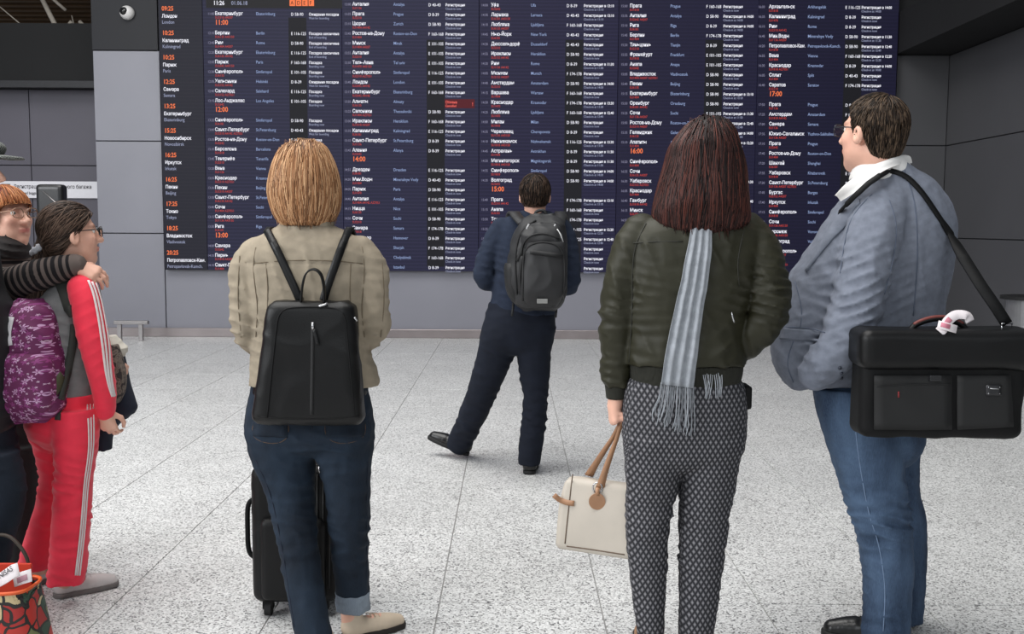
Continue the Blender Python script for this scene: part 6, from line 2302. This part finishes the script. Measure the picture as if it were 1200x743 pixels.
# ================================================================== shopping bag with an airline tag
tY = 3.10
tote = thing('tote_bag', 'red and green patterned tote bag with orange trim and white airline tag', 'tote bag', (at(-22, 780, tY)[0], tY, 0))
m, nt, b, new, link = new_mat('painted_leaf_print')
tc = new('ShaderNodeTexCoord')
n_ = new('ShaderNodeTexNoise')
n_.inputs['Scale'].default_value = 7
link(tc.outputs['Object'], n_.inputs['Vector'])
ad_ = new('ShaderNodeVectorMath')
ad_.operation = 'MULTIPLY_ADD'
ad_.inputs[1].default_value = (.16, .16, .16)
link(n_.outputs['Color'], ad_.inputs[0])
link(tc.outputs['Object'], ad_.inputs[2])
v = new('ShaderNodeTexVoronoi')
v.inputs['Scale'].default_value = 20
link(ad_.outputs[0], v.inputs['Vector'])
se = new('ShaderNodeSeparateColor')
link(v.outputs['Color'], se.inputs[0])
pc_ = ramp(new, link, se.outputs[0], [(0, (150, 30, 26)), (.22, (182, 164, 124)), (.42, (40, 66, 50)), (.58, (168, 40, 30)), (.74, (104, 110, 70)), (.88, (24, 30, 26))], 'CONSTANT')
v2 = new('ShaderNodeTexVoronoi')
v2.feature = 'DISTANCE_TO_EDGE'
v2.inputs['Scale'].default_value = 20
link(ad_.outputs[0], v2.inputs['Vector'])
lt_ = new('ShaderNodeMath')
lt_.operation = 'LESS_THAN'
lt_.inputs[1].default_value = .07
link(v2.outputs['Distance'], lt_.inputs[0])
mx_ = new('ShaderNodeMix')
mx_.data_type = 'RGBA'
link(lt_.outputs[0], mx_.inputs[0])
link(pc_, mx_.inputs[6])
mx_.inputs[7].default_value = (*lin((22, 22, 20)), 1)
link(mx_.outputs[2], b.inputs['Base Color'])
b.inputs['Roughness'].default_value = .55
M_PRINT = m
M_ORTRIM = mat('orange_trim', (206, 84, 34), .5, .06, 20)
M_ORIN = mat('orange_red_lining', (196, 52, 26), .6, .06, 10)
tR = at(44, 743, tY - .08)[0]
tT = at(31, 692, tY - .05)
tw = .17
tcx = tR - tw - .002
outer = loft([(0, tcx, tY, tw - .015, .085), (.02, tcx, tY, tw, .095), (.12, tcx - .012, tY, tw - .004, .095), (tT[2], tcx - .028, tY, tw - .012, .085)], 4, True)
inner = S(lambda P: np.maximum(outer(P) + .006, .012 - P[:, 2]), outer.lo, outer.hi + .05)
shell_ = S(lambda P: np.maximum(outer(P), -np.maximum(loft_in(P), .012 - P[:, 2])), outer.lo, outer.hi)
ext = loft([(0, tcx, tY, tw - .015, .085), (.02, tcx, tY, tw, .095), (.12, tcx - .012, tY, tw - .004, .095), (tT[2] + .05, tcx - .03, tY, tw - .013, .084)], 4, True)
loft_in = grow(ext, -.007)
shell_ = S(lambda P: np.maximum(outer(P), -np.maximum(loft_in(P), .012 - P[:, 2])), outer.lo, outer.hi)
tb = add(tote, 'bag_body', shell_, .0035, M_PRINT)
a = np.linspace(0, 2 * math.pi, 61)
def rim_(z, gx, k=0):
    return np.stack([tcx - .028 + (tw - .012 + k) * np.sign(np.cos(a)) * np.abs(np.cos(a)) ** .5, tY + (.085 + k) * np.sign(np.sin(a)) * np.abs(np.sin(a)) ** .5, np.full(61, z)], 1)
tube('rim_trim', rim_(tT[2], 0), .006, M_ORTRIM, tote, 6)
# raised rear panel with the lining showing
pb_ = [(tcx - .028 - tw + .02, tY + .078, tT[2] - .12), (tcx - .028 + tw - .03, tY + .078, tT[2] - .12)]
box('lining_panel', (tcx - .028 - tw + .02, tY + .070, tT[2] - .16), (tcx - .028 + tw - .055, tY + .078, tT[2] + .045), M_ORIN, tote, .003)
for yy, xo in ((tY + .08, .012), (tY - .085, -.09)):
    hx = tcx - .028 + xo
    q = smooth_pts([(hx - .09, yy, tT[2] - .03), (hx - .085, yy, tT[2] + .06), (hx - .03, yy + .01, tT[2] + .125), (hx + .03, yy + .01, tT[2] + .125), (hx + .085, yy, tT[2] + .06), (hx + .09, yy, tT[2] - .03)], 6)
    if xo > 0:
        tube('handle', q, .006, mat('dark_handle', (44, 34, 24), .6), tote, 6)
M_TW = mat('tag_white', (216, 208, 210), .6, .03, 20)
tY2 = tY - .06
tp = np.array([at(-6, 683, tY2), at(6, 676, tY2 - .004), at(16, 669, tY2 - .004), at(22, 667, tY2)])
tn_ = np.tile([.15, -1., .55], (4, 1))
band('airline_tag', tp, tn_, .042, .0012, M_TW, tote)
tp2 = np.array([at(16, 681, tY2 + .02), at(27, 677, tY2 + .02), at(37, 674, tY2 + .02)])
band('airline_tag', tp2, np.tile([.1, -1., .5], (3, 1)), .040, .0012, M_TW, tote)
tp3 = np.array([at(20, 680.5, tY2 + .016), at(32, 676, tY2 + .016)])
band('tag_print', tp3, np.tile([.1, -1., .5], (2, 1)), .018, .0006, mat('tag_grey_pink', (168, 128, 140), .6), tote)
Gt = glyphs(['NISAS'], .015)
ux_ = tp[2] - tp[0]
ux_ /= np.linalg.norm(ux_)
nn_ = np.array([.15, -1., .55])
nn_ -= ux_ * (nn_ @ ux_)
nn_ /= np.linalg.norm(nn_)
uz_ = np.cross(ux_, nn_) * -1
uz_ = uz_ if uz_[2] > 0 else -uz_
set_text('lettering', [('NISAS', 0, 0, .024, 0)], Gt, M_INK, tote, at(1, 678.5, tY2) + nn_ * .006, ux_, uz_)
